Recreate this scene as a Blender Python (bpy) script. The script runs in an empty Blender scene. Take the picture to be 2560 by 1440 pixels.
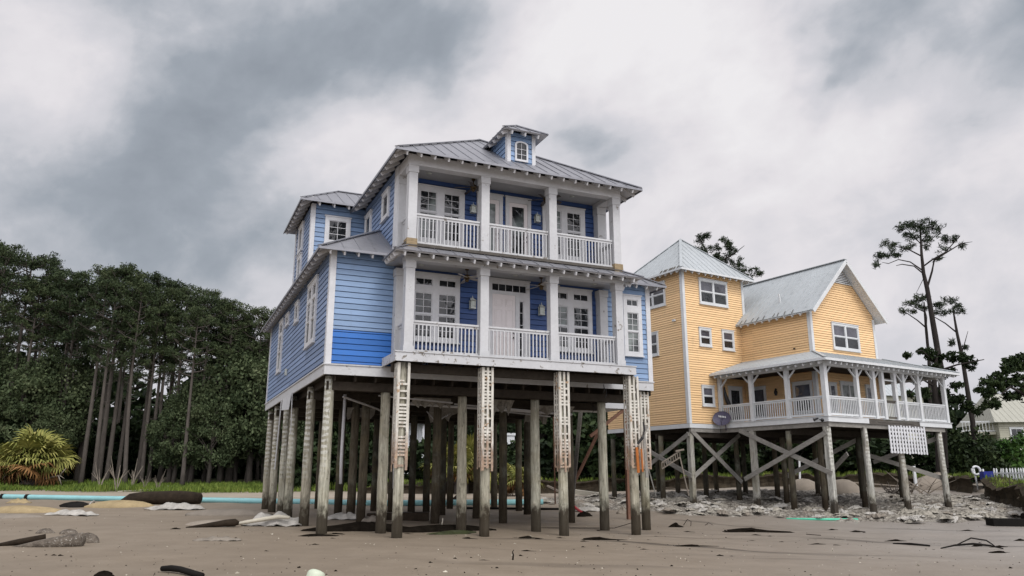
import bpy, math, random
import numpy as np
from mathutils import Vector, Matrix

C = bpy.context.scene.collection
R = random.Random(7)
rad = math.radians

# ------------------------------------------------------------------ camera
FPX = 1922.0                       # focal length in pixels of the 2560 wide photograph
PITCH = math.atan(470 / FPX)
CAMZ = 1.65
cam = bpy.data.cameras.new('camera')
cam.sensor_width = 36.0
cam.lens = 36.0 * FPX / 2560.0
cam.clip_end = 3000
cam.clip_start = 0.1
camo = bpy.data.objects.new('camera', cam)
C.objects.link(camo)
camo.location = (0, 0, CAMZ)
camo.rotation_euler = (math.pi / 2 + PITCH, 0, 0)
bpy.context.scene.camera = camo
_c, _s = math.cos(PITCH), math.sin(PITCH)

def ray(x, y):
    """direction (right, ahead, up) seen at a pixel of the 2560x1440 photograph"""
    v = 720 - y
    return Vector((x - 1280.0, FPX * _c - v * _s, FPX * _s + v * _c))

def at(x, y, Y):
    r = ray(x, y)
    return Vector((0, 0, CAMZ)) + r * (Y / r.y)

# ------------------------------------------------------------------ node helper
class NT:
    def __init__(s, tree):
        s.t = tree
        s.n = tree.nodes
        s.l = tree.links
    def new(s, typ, **k):
        nd = s.n.new(typ)
        for a, b in k.items():
            setattr(nd, a, b)
        return nd
    def put(s, sock, v):
        if isinstance(v, bpy.types.NodeSocket):
            s.l.new(v, sock)
        elif isinstance(v, (tuple, list, Vector)):
            v = tuple(v)
            if sock.type == 'RGBA' and len(v) == 3:
                v = v + (1,)
            sock.default_value = v
        else:
            sock.default_value = v
    def math(s, op, a, b=0.0, c=None, clamp=False):
        nd = s.new('ShaderNodeMath', operation=op, use_clamp=clamp)
        s.put(nd.inputs[0], a)
        s.put(nd.inputs[1], b)
        if c is not None:
            s.put(nd.inputs[2], c)
        return nd.outputs[0]
    def vmath(s, op, a, b=None):
        nd = s.new('ShaderNodeVectorMath', operation=op)
        s.put(nd.inputs[0], a)
        if b is not None:
            s.put(nd.inputs[1], b)
        return nd.outputs['Value'] if op in ('DOT_PRODUCT', 'LENGTH') else nd.outputs[0]
    def noise(s, vec, scale=5, detail=4, rough=.55, dist=0.0):
        nd = s.new('ShaderNodeTexNoise')
        if vec is not None:
            s.put(nd.inputs['Vector'], vec)
        nd.inputs['Scale'].default_value = scale
        nd.inputs['Detail'].default_value = detail
        nd.inputs['Roughness'].default_value = rough
        nd.inputs['Distortion'].default_value = dist
        return nd.outputs[0]
    def coord(s, which='Object'):
        return s.new('ShaderNodeTexCoord').outputs[which]
    def scale(s, vec, sc):
        return s.vmath('MULTIPLY', vec, sc)
    def sep(s, vec):
        nd = s.new('ShaderNodeSeparateXYZ')
        s.put(nd.inputs[0], vec)
        return nd.outputs
    def comb(s, x, y, z):
        nd = s.new('ShaderNodeCombineXYZ')
        s.put(nd.inputs[0], x); s.put(nd.inputs[1], y); s.put(nd.inputs[2], z)
        return nd.outputs[0]
    def ramp(s, f, pts, interp='LINEAR'):
        nd = s.new('ShaderNodeValToRGB')
        r = nd.color_ramp
        r.interpolation = interp
        while len(r.elements) > 1:
            r.elements.remove(r.elements[-1])
        for i, (p, c) in enumerate(pts):
            e = r.elements[0] if i == 0 else r.elements.new(p)
            e.position = p
            if not isinstance(c, (tuple, list)):
                c = (c, c, c)
            e.color = tuple(c) + (1,)
        s.put(nd.inputs[0], f)
        return nd.outputs[0]
    def mix(s, f, a, b, mode='MIX'):
        nd = s.new('ShaderNodeMix', data_type='RGBA', blend_type=mode)
        s.put(nd.inputs[0], f)
        s.put(nd.inputs[6], a)
        s.put(nd.inputs[7], b)
        return nd.outputs[2]
    def step(s, v, lo, hi):
        nd = s.new('ShaderNodeMapRange')
        nd.clamp = True
        s.put(nd.inputs[0], v)
        s.put(nd.inputs[1], lo); s.put(nd.inputs[2], hi)
        return nd.outputs[0]
    def bump(s, h, strength=.3, dist=.02):
        nd = s.new('ShaderNodeBump')
        nd.inputs['Strength'].default_value = strength
        nd.inputs['Distance'].default_value = dist
        s.put(nd.inputs['Height'], h)
        return nd.outputs[0]

def material(name, fn):
    m = bpy.data.materials.new(name)
    m.use_nodes = True
    t = NT(m.node_tree)
    b = next(n for n in t.n if n.type == 'BSDF_PRINCIPLED')
    fn(t, b)
    return m

def plain(name, col, rough=.6, var=.18, scale=2.0, metallic=0.0, spec=.4, bump=0.0, bscale=30, stretch=(1, 1, 1)):
    """one paint or stuff with an uneven tone (noise in the object's own space)"""
    def f(t, b):
        co = t.scale(t.coord(), stretch)
        n1 = t.noise(co, scale, 5, .6)
        n2 = t.noise(co, scale * 7, 3, .6)
        k = t.math('ADD', t.math('MULTIPLY', n1, .7), t.math('MULTIPLY', n2, .3))
        lo = tuple(max(0, c * (1 - var * 1.6)) for c in col)
        hi = tuple(c * (1 + var * 1.6) for c in col)
        t.put(b.inputs['Base Color'], t.ramp(k, [(.25, lo), (.75, hi)]))
        b.inputs['Roughness'].default_value = rough
        b.inputs['Metallic'].default_value = metallic
        b.inputs['Specular IOR Level'].default_value = spec if rough < .75 else min(spec, .12)
        if bump:
            t.put(b.inputs['Normal'], t.bump(t.noise(co, bscale, 4, .6), bump, .02))
    return material(name, f)

# ------------------------------------------------------------------ sky and light
world = bpy.data.worlds.new('World')
bpy.context.scene.world = world
world.use_nodes = True
world.cycles.sampling_method = 'MANUAL'
world.cycles.sample_map_resolution = 512
SUN_EL, SUN_AZ = rad(52), rad(150)   # azimuth clockwise from +Y: behind the camera, to its right
def build_sky():
    t = NT(world.node_tree)
    for n in list(t.n):
        t.n.remove(n)
    out = t.new('ShaderNodeOutputWorld')
    bg = t.new('ShaderNodeBackground')
    sky = t.new('ShaderNodeTexSky', sky_type='NISHITA', sun_disc=False)
    sky.sun_elevation = SUN_EL
    sky.sun_rotation = SUN_AZ
    sky.air_density = 1.0
    sky.dust_density = 2.0
    d = t.coord('Generated')
    d = t.vmath('NORMALIZE', d)
    x, y, z = t.sep(d)
    zc = t.math('ADD', t.math('MAXIMUM', z, 0.0), .30)
    P = t.comb(t.math('ADD', x, t.math('MULTIPLY', z, -.25)), y, t.math('MULTIPLY', z, 1.25))
    big = t.noise(P, 4.2, 7, .56, .35)
    fine = t.noise(t.vmath('ADD', P, (3.1, 7.7, 1.3)), 8.0, 7, .56, .35)
    # warp the direction a little so that the broad masses get ragged rims
    nw = t.new('ShaderNodeTexNoise')
    t.put(nw.inputs['Vector'], P)
    nw.inputs['Scale'].default_value = 5.0
    nw.inputs['Detail'].default_value = 4
    nw.inputs['Roughness'].default_value = .55
    wv = t.vmath('MULTIPLY', t.vmath('SUBTRACT', nw.outputs['Color'], (.5, .5, .5)), (.20, .20, .20))
    dw = t.vmath('NORMALIZE', t.vmath('ADD', d, wv))
    val = None
    for (px, py, sig, amp) in SKY_BLOBS:
        v = ray(px, py).normalized()
        k = 1.0 / (rad(sig) ** 2)
        dp = t.vmath('DOT_PRODUCT', dw, tuple(v))
        e = t.math('POWER', 2.71828, t.math('MULTIPLY', t.math('SUBTRACT', dp, 1.0), k))
        e = t.math('MULTIPLY', e, amp)
        val = e if val is None else t.math('ADD', val, e)
    val = t.math('ADD', val, SKY_BASE)
    val = t.math('ADD', val, t.math('MULTIPLY', t.math('SUBTRACT', big, .5), .84))
    val = t.math('ADD', val, t.math('MULTIPLY', t.math('SUBTRACT', fine, .5), .52))
    puff = t.noise(t.vmath('ADD', P, t.vmath('MULTIPLY', wv, (.5, .5, .5))), 6.5, 5, .5, .0)
    puff = t.math('ABSOLUTE', t.math('SUBTRACT', puff, .5))
    val = t.math('ADD', val, t.math('MULTIPLY', t.math('SUBTRACT', .10, puff), .75))
    col = t.ramp(val, SKY_RAMP)
    # unseen sky behind the viewer, gain added to light the house fronts
    seaward = t.step(t.vmath('DOT_PRODUCT', d, (0.10, -.90, .42)), .05, .9)
    gain = t.math('ADD', 10.0, t.math('MULTIPLY', seaward, 13.0))
    cloud = t.vmath('MULTIPLY', col, t.comb(gain, gain, gain))
    gap = t.step(big, .66, .80)
    mixed = t.mix(t.math('MULTIPLY', gap, .12), cloud, sky.outputs[0])
    t.put(bg.inputs[0], mixed)
    bg.inputs[1].default_value = 0.1
    t.l.new(bg.outputs[0], out.inputs[0])
# broad light and dark cloud masses: pixel of the photo, width in degrees, strength
SKY_BASE = .685
SKY_BLOBS = [
    (430, 250, 3.5, -.15), (560, 160, 5, -.14), (720, 180, 5, -.14), (900, 110, 5, -.24), (1050, 160, 3.2, -.20), (1080, 40, 4.5, -.22), (1230, 70, 3.0, -.18),
    (560, 340, 5, -.12), (390, 390, 4.0, -.08), (0, 0, 4.5, -.16), (260, 10, 4, -.08),
    (150, 170, 4.5, .26), (300, 230, 2.6, .14), (60, 120, 3, .06), (60, 380, 6, -.08), (420, 620, 8, -.17), (80, 560, 8, -.17), (640, 560, 4, -.05), (780, 420, 3.5, .12),
    (980, 320, 4.0, .16), (1180, 260, 4, .18), (1330, 90, 4, .12), (1560, 150, 5, .17), (1820, 180, 6, .17), (1950, 330, 5, .12),
    (2130, 110, 2.2, -.26), (2080, 200, 2.0, -.22), (2060, 270, 1.8, -.12), (2280, 180, 3, .08), (2180, 40, 3, -.16), (2480, 180, 3.4, -.20), (2560, 40, 4, -.12), (2350, 60, 3, -.06),
    (1565, 305, 2.6, -.24), (1470, 360, 2.4, -.20), (1650, 390, 2.6, -.20), (1370, 330, 1.5, -.14), (1720, 200, 2.5, .10), (1420, 220, 2.5, .10), (1780, 430, 3, -.06), (2450, 720, 6, -.06), (2050, 560, 7, .03),
]
SKY_RAMP = [(0.0, (.180, .202, .234)), (.28, (.245, .270, .306)), (.46, (.345, .360, .394)), (.55, (.425, .428, .458)),
            (.66, (.468, .464, .494)), (.80, (.540, .524, .546)), (1.0, (.600, .588, .602))]
build_sky()

sun = bpy.data.lights.new('sun', 'SUN')
sun.energy = 1.3
sun.angle = rad(25)
sun.color = (1.0, .965, .91)
suno = bpy.data.objects.new('sun', sun)
C.objects.link(suno)
_sd = Vector((math.sin(SUN_AZ) * math.cos(SUN_EL), math.cos(SUN_AZ) * math.cos(SUN_EL), math.sin(SUN_EL)))
suno.rotation_euler = (-_sd).to_track_quat('-Z', 'Y').to_euler()
suno.location = (0, -20, 40)
vs = bpy.context.scene.view_settings
vs.view_transform = 'Standard'
vs.look = 'None'
vs.exposure = 0.5
vs.gamma = 1.0
bpy.context.scene.cycles.use_denoising = True
bpy.context.scene.cycles.max_bounces = 6
bpy.context.scene.cycles.diffuse_bounces = 3

# ------------------------------------------------------------------ mesh and scene helpers
class MB:
    def __init__(s):
        s.v = []
        s.f = []
    def face(s, pts):
        n = len(s.v)
        s.v.extend(tuple(p) for p in pts)
        s.f.append(tuple(range(n, n + len(pts))))
        return s
    def box(s, a0, a1, b0, b1, c0, c1, M=None):
        p = [(x, y, z) for x in (a0, a1) for y in (b0, b1) for z in (c0, c1)]
        if M:
            p = [tuple(M(*q)) for q in p]
        n = len(s.v)
        s.v.extend(p)
        for q in ((0, 1, 3, 2), (4, 6, 7, 5), (0, 4, 5, 1), (2, 3, 7, 6), (0, 2, 6, 4), (1, 5, 7, 3)):
            s.f.append(tuple(n + i for i in q))
        return s
    def beam(s, p, q, wid, hei, up=(0, 0, 1)):
        p, q = Vector(p), Vector(q)
        d = (q - p).normalized()
        up = Vector(up)
        if abs(d.dot(up)) > .98:
            up = Vector((1, 0, 0))
        sd = d.cross(up).normalized()
        uu = sd.cross(d).normalized()
        n = len(s.v)
        for e in (p, q):
            for i, j in ((-1, -1), (1, -1), (1, 1), (-1, 1)):
                s.v.append(tuple(e + sd * (i * wid / 2) + uu * (j * hei / 2)))
        for qd in ((0, 1, 2, 3), (7, 6, 5, 4), (0, 4, 5, 1), (1, 5, 6, 2), (2, 6, 7, 3), (3, 7, 4, 0)):
            s.f.append(tuple(n + i for i in qd))
        return s
    def tube(s, pts, rads, n=8, caps=True, rough=0.0, rng=None):
        pts = [Vector(p) for p in pts]
        if not isinstance(rads, (list, tuple)):
            rads = [rads] * len(pts)
        base = len(s.v)
        up = Vector((.3, .2, 1)).normalized()
        for i, p in enumerate(pts):
            d = (pts[min(i + 1, len(pts) - 1)] - pts[max(i - 1, 0)]).normalized()
            u = up if abs(d.dot(up)) < .95 else Vector((1, .1, 0)).normalized()
            a = d.cross(u).normalized()
            b = d.cross(a).normalized()
            for k in range(n):
                t = 2 * math.pi * k / n
                rr = rads[i] * (1 + (rng.uniform(-rough, rough) if rng else 0))
                s.v.append(tuple(p + (a * math.cos(t) + b * math.sin(t)) * rr))
        for i in range(len(pts) - 1):
            for k in range(n):
                k2 = (k + 1) % n
                s.f.append((base + i * n + k, base + i * n + k2, base + (i + 1) * n + k2, base + (i + 1) * n + k))
        if caps:
            s.f.append(tuple(base + k for k in range(n)))
            s.f.append(tuple(base + (len(pts) - 1) * n + k for k in reversed(range(n))))
        return s
    def slab(s, pts, t):
        """a sheet of thickness t hung below a planar polygon"""
        pts = [Vector(p) for p in pts]
        nn = (pts[1] - pts[0]).cross(pts[2] - pts[0]).normalized()
        if nn.z < 0:
            pts.reverse()
            nn = -nn
        lo = [p - nn * t for p in pts]
        s.face(pts)
        s.face(list(reversed(lo)))
        for i in range(len(pts)):
            j = (i + 1) % len(pts)
            s.face([pts[i], lo[i], lo[j], pts[j]])
        return s
    def build(s, name, mat, parent=None, smooth=False):
        me = bpy.data.meshes.new(name)
        me.from_pydata(s.v, [], s.f)
        me.validate()
        import bmesh
        bm = bmesh.new()
        bm.from_mesh(me)
        bmesh.ops.recalc_face_normals(bm, faces=bm.faces)
        bm.to_mesh(me)
        bm.free()
        if mat:
            me.materials.append(mat)
        if smooth:
            for p in me.polygons:
                p.use_smooth = True
        o = bpy.data.objects.new(name, me)
        C.objects.link(o)
        if parent:
            o.parent = parent
        return o

def raw(name, verts, faces, mat, parent=None, smooth=False):
    """fast mesh from arrays, no normal fixing (leaves, blades, terrain)"""
    me = bpy.data.meshes.new(name)
    me.from_pydata(verts, [], faces)
    me.update()
    me.materials.append(mat)
    if smooth:
        me.polygons.foreach_set('use_smooth', [True] * len(me.polygons))
    o = bpy.data.objects.new(name, me)
    C.objects.link(o)
    if parent:
        o.parent = parent
    return o

def tag(o, label, cat, group=None, kind=None):
    if label: o['label'] = label
    if cat: o['category'] = cat
    if group: o['group'] = group
    if kind: o['kind'] = kind
    return o

def thing(name, label, cat, loc=(0, 0, 0), rz=0.0, group=None):
    o = bpy.data.objects.new(name, None)
    o.empty_display_size = .3
    C.objects.link(o)
    o.location = loc
    o.rotation_euler = (0, 0, rz)
    return tag(o, label, cat, group)

def copy_tree(o, parent=None):
    c = o.copy()
    C.objects.link(c)
    if parent:
        c.parent = parent
    for ch in list(o.children):
        copy_tree(ch, c)
    return c

# ------------------------------------------------------------------ where the houses stand
BANG, YANG = rad(23.9), rad(31.5)
BO = Vector((-3.3384, 22.0, 0))     # front left corner of the blue house's porch deck
YO = Vector((13.4174, 33.0, 0))     # near corner of the yellow house's porch
def frame(o, a):
    U = Vector((math.cos(a), math.sin(a), 0))
    W = Vector((-math.sin(a), math.cos(a), 0))
    return lambda u, w, z=0.0: o + U * u + W * w + Vector((0, 0, z))
BW, YW = frame(BO, BANG), frame(YO, YANG)

# ------------------------------------------------------------------ ground
def ground_points():
    P = []
    def add(v, z): P.append((v[0], v[1], z))
    for u, w in ((.3, .3), (5.5, .3), (8.1, .3), (9.9, 2), (-1.5, 2), (-1.5, 9), (-1.5, 16), (4, 8), (9.5, 8), (3.5, 13), (9.5, 15)):
        add(BW(u, w), -.0195 * u + .0155 * w - .01)
    for u, w, z in ((0, .2, -.075), (-1.85, 6.35, .34), (.1, 4.3, .27), (5.2, .15, -.01), (2.7, .15, -.14), (8.4, .15, .19),
                    (1.6, 2, .1), (8, 5, .45), (2, 9, .5), (8, 10, .75), (14, 1, .25), (-1.9, 10.5, .5)):
        add(YW(u, w), z)
    for q in ((0, 14, -.02), (-9, 14, 0.0), (9, 14, -.1), (-14, 24, .08), (-20, 34, .15), (-10, 32, .1), (-30, 47, .36), (-15, 45.5, .32),
              (-3, 46, .3), (10, 20, -.18), (20, 22, -.1), (20, 28, -.08), (24, 33, .0), (18, 16, -.15), (-30, 60, .45), (-12, 58, .45),
              (4, 52, .4), (-32, 75, 1.25), (-12, 75, 1.2), (4, 75, 1.2), (-34, 100, 1.5), (30, 100, 1.5), (0, 100, 1.5), (14, 60, 1.0),
              (34, 55, 1.3), (28, 44, .7), (46, 60, 1.5), (40, 40, .5), (-30, 14, .05), (30, 12, -.2), (0, 4, -.02), (-40, 45, .4), (60, 40, .6),
              (60, 100, 1.6), (-70, 80, 1.4), (-70, 30, .3), (70, 10, -.2), (-60, 0, 0.0), (0, -20, 0.0), (60, -10, -.2), (-70, 140, 1.6), (80, 140, 1.7), (0, 140, 1.6)):
        add(q, q[2])
    return np.array(P)
GP = ground_points()
def _tps():
    X = GP[:, :2]
    d = np.sqrt(((X[:, None] - X[None]) ** 2).sum(-1))
    K = np.where(d > 0, d * d * np.log(d + 1e-12), 0) + np.eye(len(X)) * 30.0
    n = len(X)
    A = np.zeros((n + 3, n + 3))
    A[:n, :n] = K
    A[:n, n] = 1; A[:n, n + 1:] = X
    A[n, :n] = 1; A[n + 1:, :n] = X.T
    return np.linalg.solve(A, np.concatenate([GP[:, 2], np.zeros(3)]))
_W = _tps()
def gz_arr(X, Y):
    d = np.sqrt((X[..., None] - GP[:, 0]) ** 2 + (Y[..., None] - GP[:, 1]) ** 2)
    z = (np.where(d > 0, d * d * np.log(d + 1e-12), 0) * _W[:len(GP)]).sum(-1) + _W[-3] + _W[-2] * X + _W[-1] * Y
    far = np.clip((np.hypot(X, Y - 60) - 90) / 60, 0, 1)
    z = z * (1 - far) + np.where(Y > 40, 1.5, -.1) * far
    z = np.clip(z, -.5, 1.9)
    # low swells of the sand
    z = z + .018 * np.sin(X * .9 + Y * .35) * np.sin(Y * .55 - X * .2) + .008 * np.sin(X * 2.3 - Y * 1.1)
    return z
def gz(x, y):
    return float(gz_arr(np.array([float(x)]), np.array([float(y)]))[0])
def on_ground(px, py):
    """the ground point seen at a pixel"""
    r = ray(px, py)
    y0 = None
    Y = np.arange(10, 120, .05)
    X = r.x / r.y * Y
    Z = CAMZ + r.z / r.y * Y
    g = gz_arr(X, Y)
    k = np.argmax(Z < g)
    return Vector((X[k], Y[k], g[k]))
# ------------------------------------------------------------------ materials
def siding_mat(name, col, course, sat=.10, rough=.55):
    def f(t, b):
        co = t.coord()
        x, y, z = t.sep(co)
        row = t.math('FLOOR', t.math('DIVIDE', z, course))
        wn = t.new('ShaderNodeTexWhiteNoise', noise_dimensions='3D')
        t.put(wn.inputs['Vector'], t.comb(row, t.math('FLOOR', t.math('MULTIPLY', t.math('ADD', x, y), .27)), 0.0))
        n1 = t.noise(co, .7, 5, .6)
        n2 = t.noise(t.scale(co, (2, 2, 14)), 2.2, 4, .6)
        k = t.math('ADD', t.math('ADD', t.math('MULTIPLY', wn.outputs[0], .42), t.math('MULTIPLY', n1, .28)), t.math('MULTIPLY', n2, .30))
        lo = tuple(c * (1 - sat * 2.0) for c in col)
        hi = tuple(min(1, c * (1 + sat * 1.8) + .01) for c in col)
        base = t.ramp(k, [(.25, lo), (.75, hi)])
        # grime washed down the boards
        g = t.noise(t.scale(co, (3, 3, .5)), 1.6, 5, .65)
        base = t.mix(t.math('MULTIPLY', t.step(g, .58, .8), .22), base, (.11, .105, .095))
        t.put(b.inputs['Base Color'], base)
        b.inputs['Roughness'].default_value = rough
        t.put(b.inputs['Normal'], t.bump(t.noise(t.scale(co, (1, 1, 9)), 14, 4, .6), .12, .01))
    return material(name, f)

def peel_mat(name, col=(.55, .56, .575), bare=(.20, .18, .155), amt=.60, scale=3.0, stretch=(1, 1, 1), dirt=.25):
    def f(t, b):
        co = t.scale(t.coord(), stretch)
        n = t.noise(co, scale, 7, .66)
        m = t.step(n, amt, amt + .035)
        g = t.noise(co, .9, 5, .6)
        n3 = t.noise(co, 11, 3, .6)
        c1 = t.ramp(t.math('ADD', t.math('MULTIPLY', g, .6), t.math('MULTIPLY', n3, .4)), [(.25, tuple(c * (1 - dirt) for c in col)), (.7, col)])
        c2 = t.ramp(t.noise(co, 16, 4, .7), [(.3, tuple(c * .55 for c in bare)), (.7, tuple(c * 1.35 for c in bare))])
        t.put(b.inputs['Base Color'], t.mix(m, c1, c2))
        b.inputs['Roughness'].default_value = .6
        t.put(b.inputs['Normal'], t.bump(m, .25, .006))
    return material(name, f)

def wood_mat(name, col, rough=.8, grain=(9, 9, .9), contrast=.45):
    def f(t, b):
        co = t.coord()
        n = t.noise(t.scale(co, grain), 3.0, 6, .65, .3)
        n2 = t.noise(co, 1.2, 4, .6)
        k = t.math('ADD', t.math('MULTIPLY', n, .6), t.math('MULTIPLY', n2, .4))
        t.put(b.inputs['Base Color'], t.ramp(k, [(.28, tuple(c * (1 - contrast) for c in col)), (.72, tuple(c * (1 + contrast) for c in col))]))
        b.inputs['Roughness'].default_value = rough
        b.inputs['Specular IOR Level'].default_value = .12
        t.put(b.inputs['Normal'], t.bump(n, .4, .02))
    return material(name, f)

def pile_mat(name, imprint=None, tint=(.345, .335, .27), wet_top=1.15):
    """grey-green driven timber: algae, tide stain at the foot, pale print of a lost lattice"""
    def f(t, b):
        co = t.coord()
        x, y, z = t.sep(co)
        n = t.noise(t.scale(co, (7, 7, .8)), 2.2, 7, .66, .4)
        n2 = t.noise(co, .9, 5, .62)
        base = t.ramp(n, [(.25, tuple(c * .5 for c in tint)), (.48, tint), (.72, tuple(min(1, c * 1.75) for c in tint))])
        base = t.mix(t.math('MULTIPLY', t.step(n2, .48, .68), .55), base, (.15, .125, .06))
        base = t.mix(t.math('MULTIPLY', t.step(t.noise(co, 1.7, 4, .6), .52, .7), .35), base, (.27, .30, .25))
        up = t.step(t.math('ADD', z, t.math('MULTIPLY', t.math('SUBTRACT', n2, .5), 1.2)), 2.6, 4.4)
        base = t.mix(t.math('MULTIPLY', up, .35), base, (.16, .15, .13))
        oi = t.new('ShaderNodeObjectInfo')
        base = t.mix(t.math('MULTIPLY', oi.outputs['Random'], .38), base, t.ramp(n, [(.3, (.10, .078, .05)), (.7, (.27, .22, .155))]))
        if imprint:
            axis, edge = imprint
            a = x if axis == 'x' else y
            wz = t.math('ADD', z, t.math('MULTIPLY', t.math('SUBTRACT', t.noise(co, 3.5, 4, .6), .5), .20))
            sq = t.math('LESS_THAN', t.math('FRACT', t.math('DIVIDE', wz, .175)), .52)
            side = t.math('LESS_THAN', t.math('ADD', a, t.math('MULTIPLY', t.math('SUBTRACT', t.noise(co, 6, 3, .6), .5), .12)), edge)
            keep = t.step(t.math('ADD', z, t.math('MULTIPLY', n2, 1.2)), 2.0, 3.1)
            worn = t.step(t.noise(co, 9, 4, .6), .36, .52)
            m = t.math('MULTIPLY', t.math('MULTIPLY', sq, side), t.math('MULTIPLY', keep, worn))
            base = t.mix(t.math('MULTIPLY', m, .85), base, (.56, .56, .52))
        wet = t.math('SUBTRACT', 1.0, t.step(t.math('ADD', z, t.math('MULTIPLY', t.math('SUBTRACT', t.noise(t.scale(co, (3, 3, 1.6)), 1.8, 6, .65), .5), 1.5)), .50, wet_top - .20))
        base = t.mix(t.math('MULTIPLY', wet, .93), base, (.028, .021, .014))
        blot = t.step(t.noise(t.scale(co, (5, 5, 2.2)), 1.5, 6, .7), .56, .66)
        base = t.mix(t.math('MULTIPLY', blot, .6), base, (.06, .05, .036))
        cracks = t.step(t.noise(t.scale(co, (26, 26, 1.1)), 2, 4, .6), .63, .7)
        base = t.mix(t.math('MULTIPLY', cracks, .55), base, (.05, .045, .035))
        t.put(b.inputs['Base Color'], base)
        b.inputs['Roughness'].default_value = .85
        b.inputs['Specular IOR Level'].default_value = .08
        t.put(b.inputs['Normal'], t.bump(n, .5, .03))
    return material(name, f)

def metal_roof_mat(name, col, rough=.42, stain=.35, metallic=.35):
    def f(t, b):
        co = t.coord()
        n = t.noise(co, .55, 5, .6)
        n2 = t.noise(t.scale(co, (4, 4, .6)), 1.5, 5, .65)
        base = t.ramp(t.math('ADD', t.math('MULTIPLY', n, .55), t.math('MULTIPLY', n2, .45)), [(.28, tuple(c * .82 for c in col)), (.72, tuple(c * 1.14 for c in col))])
        base = t.mix(t.math('MULTIPLY', t.step(t.noise(t.scale(co, (2.5, 2.5, .5)), 1.6, 6, .68), .54, .70), stain), base, tuple(c * .45 for c in col))
        t.put(b.inputs['Base Color'], base)
        b.inputs['Metallic'].default_value = metallic
        b.inputs['Roughness'].default_value = rough
        t.put(b.inputs['Normal'], t.bump(n2, .15, .02))
    return material(name, f)

def glass_mat(name, col=(.012, .014, .016), rough=.04, blind=None):
    def f(t, b):
        if blind:
            co = t.coord()
            z = t.sep(co)[2]
            st = t.math('FRACT', t.math('DIVIDE', z, .055))
            c = t.ramp(st, [(0, tuple(v * .7 for v in blind)), (.2, blind), (.85, blind), (1, tuple(v * .6 for v in blind))])
            n = t.noise(co, 1.1, 3, .5)
            t.put(b.inputs['Base Color'], t.mix(t.step(n, .40, .56), c, col))
        else:
            n = t.noise(t.coord(), 1.3, 3, .5)
            t.put(b.inputs['Base Color'], t.ramp(n, [(.35, tuple(v * .6 for v in col)), (.7, tuple(v * 1.8 for v in col))]))
        b.inputs['Roughness'].default_value = rough
        b.inputs['Specular IOR Level'].default_value = .6
        b.inputs['IOR'].default_value = 1.5
        t.put(b.inputs['Normal'], t.bump(t.noise(t.coord(), 1.6, 3, .5, .3), .5, .12))
    return material(name, f)

COURSE_B, COURSE_Y = .178, .116
M = {}
M['blue'] = siding_mat('faded_blue_siding', (.188, .288, .455), COURSE_B)
M['blue_side'] = siding_mat('chalky_blue_siding', (.185, .262, .420), COURSE_B)
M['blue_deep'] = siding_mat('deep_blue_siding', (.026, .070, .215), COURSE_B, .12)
M['blue_bright'] = siding_mat('bright_blue_siding', (.010, .130, .460), COURSE_B, .08)
M['yellow'] = siding_mat('yellow_siding', (.785, .538, .285), COURSE_Y, .045)
M['trim'] = plain('white_trim', (.57, .58, .60), .55, .10, 2)
M['trim_y'] = plain('grey_white_trim', (.58, .60, .61), .5, .08, 3)
M['peel'] = peel_mat('peeling_white', amt=.635)
M['peel_heavy'] = peel_mat('flaking_white', amt=.57, scale=4.5)
M['soffit'] = plain('white_soffit', (.50, .50, .51), .6, .10, 2)
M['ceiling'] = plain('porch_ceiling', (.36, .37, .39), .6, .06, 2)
M['roof_b'] = metal_roof_mat('grey_metal_roof', (.245, .250, .275))
M['roof_y'] = metal_roof_mat('pale_metal_roof', (.40, .43, .445), .5, .38, .15)
M['under'] = wood_mat('dark_underfloor', (.040, .033, .026), .9, (3, 3, 3))  # tone lowered: the shade beneath the floor is put into the colour
M['beamwood'] = wood_mat('grey_girder', (.24, .23, .21), .85, (2, 2, 8))
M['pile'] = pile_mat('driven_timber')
M['pile_shade'] = pile_mat('shaded_timber', None, (.050, .048, .038), 1.8)  # rear piles: same timber, under-house shade put into a darker tint
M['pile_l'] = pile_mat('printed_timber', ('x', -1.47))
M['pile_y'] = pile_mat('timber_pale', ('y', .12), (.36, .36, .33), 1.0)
M['lattice'] = None
def _lat(t, b):
    co = t.coord()
    x, y, z = t.sep(co)
    n = t.noise(co, 5, 6, .66)
    n2 = t.noise(t.scale(co, (5, 5, 1)), 2.5, 5, .65)
    white = t.ramp(n2, [(.3, (.42, .40, .35)), (.65, (.66, .64, .58))])
    rust = t.ramp(n, [(.3, (.075, .045, .028)), (.5, (.24, .12, .055)), (.7, (.42, .30, .19))])
    low = t.step(t.math('ADD', z, t.math('MULTIPLY', t.math('SUBTRACT', n2, .5), 3.0)), 3.1, 2.1)
    f = t.math('MAXIMUM', t.math('MULTIPLY', low, .75), t.step(n, .60, .64))
    t.put(b.inputs['Base Color'], t.mix(f, white, rust))
    b.inputs['Roughness'].default_value = .75
M['lattice'] = material('rotten_lattice_wood', _lat)
M['rust_wood'] = wood_mat('orange_bare_wood', (.36, .125, .035), .8)
M['brown_wood'] = wood_mat('red_brown_plank', (.155, .085, .06), .8, (4, 4, 4))
M['rot'] = wood_mat('rotten_dark_wood', (.10, .092, .082), .9, (2, 2, 9))
M['raw'] = wood_mat('raw_tan_timber', (.27, .21, .13), .85, (2, 2, 9))
M['glass'] = glass_mat('dark_window_glass')
M['glass_blind'] = glass_mat('glass_with_blinds', blind=(.17, .20, .195))
M['glass_pale'] = glass_mat('glass_with_curtain', blind=(.22, .25, .24))
M['glass_y'] = glass_mat('sky_tinted_glass_yellow_house', (.06, .06, .072))  # upper sashes: sky reflection put into a lighter base colour
M['black'] = plain('black_metal', (.012, .012, .013), .45, .2)
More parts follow.
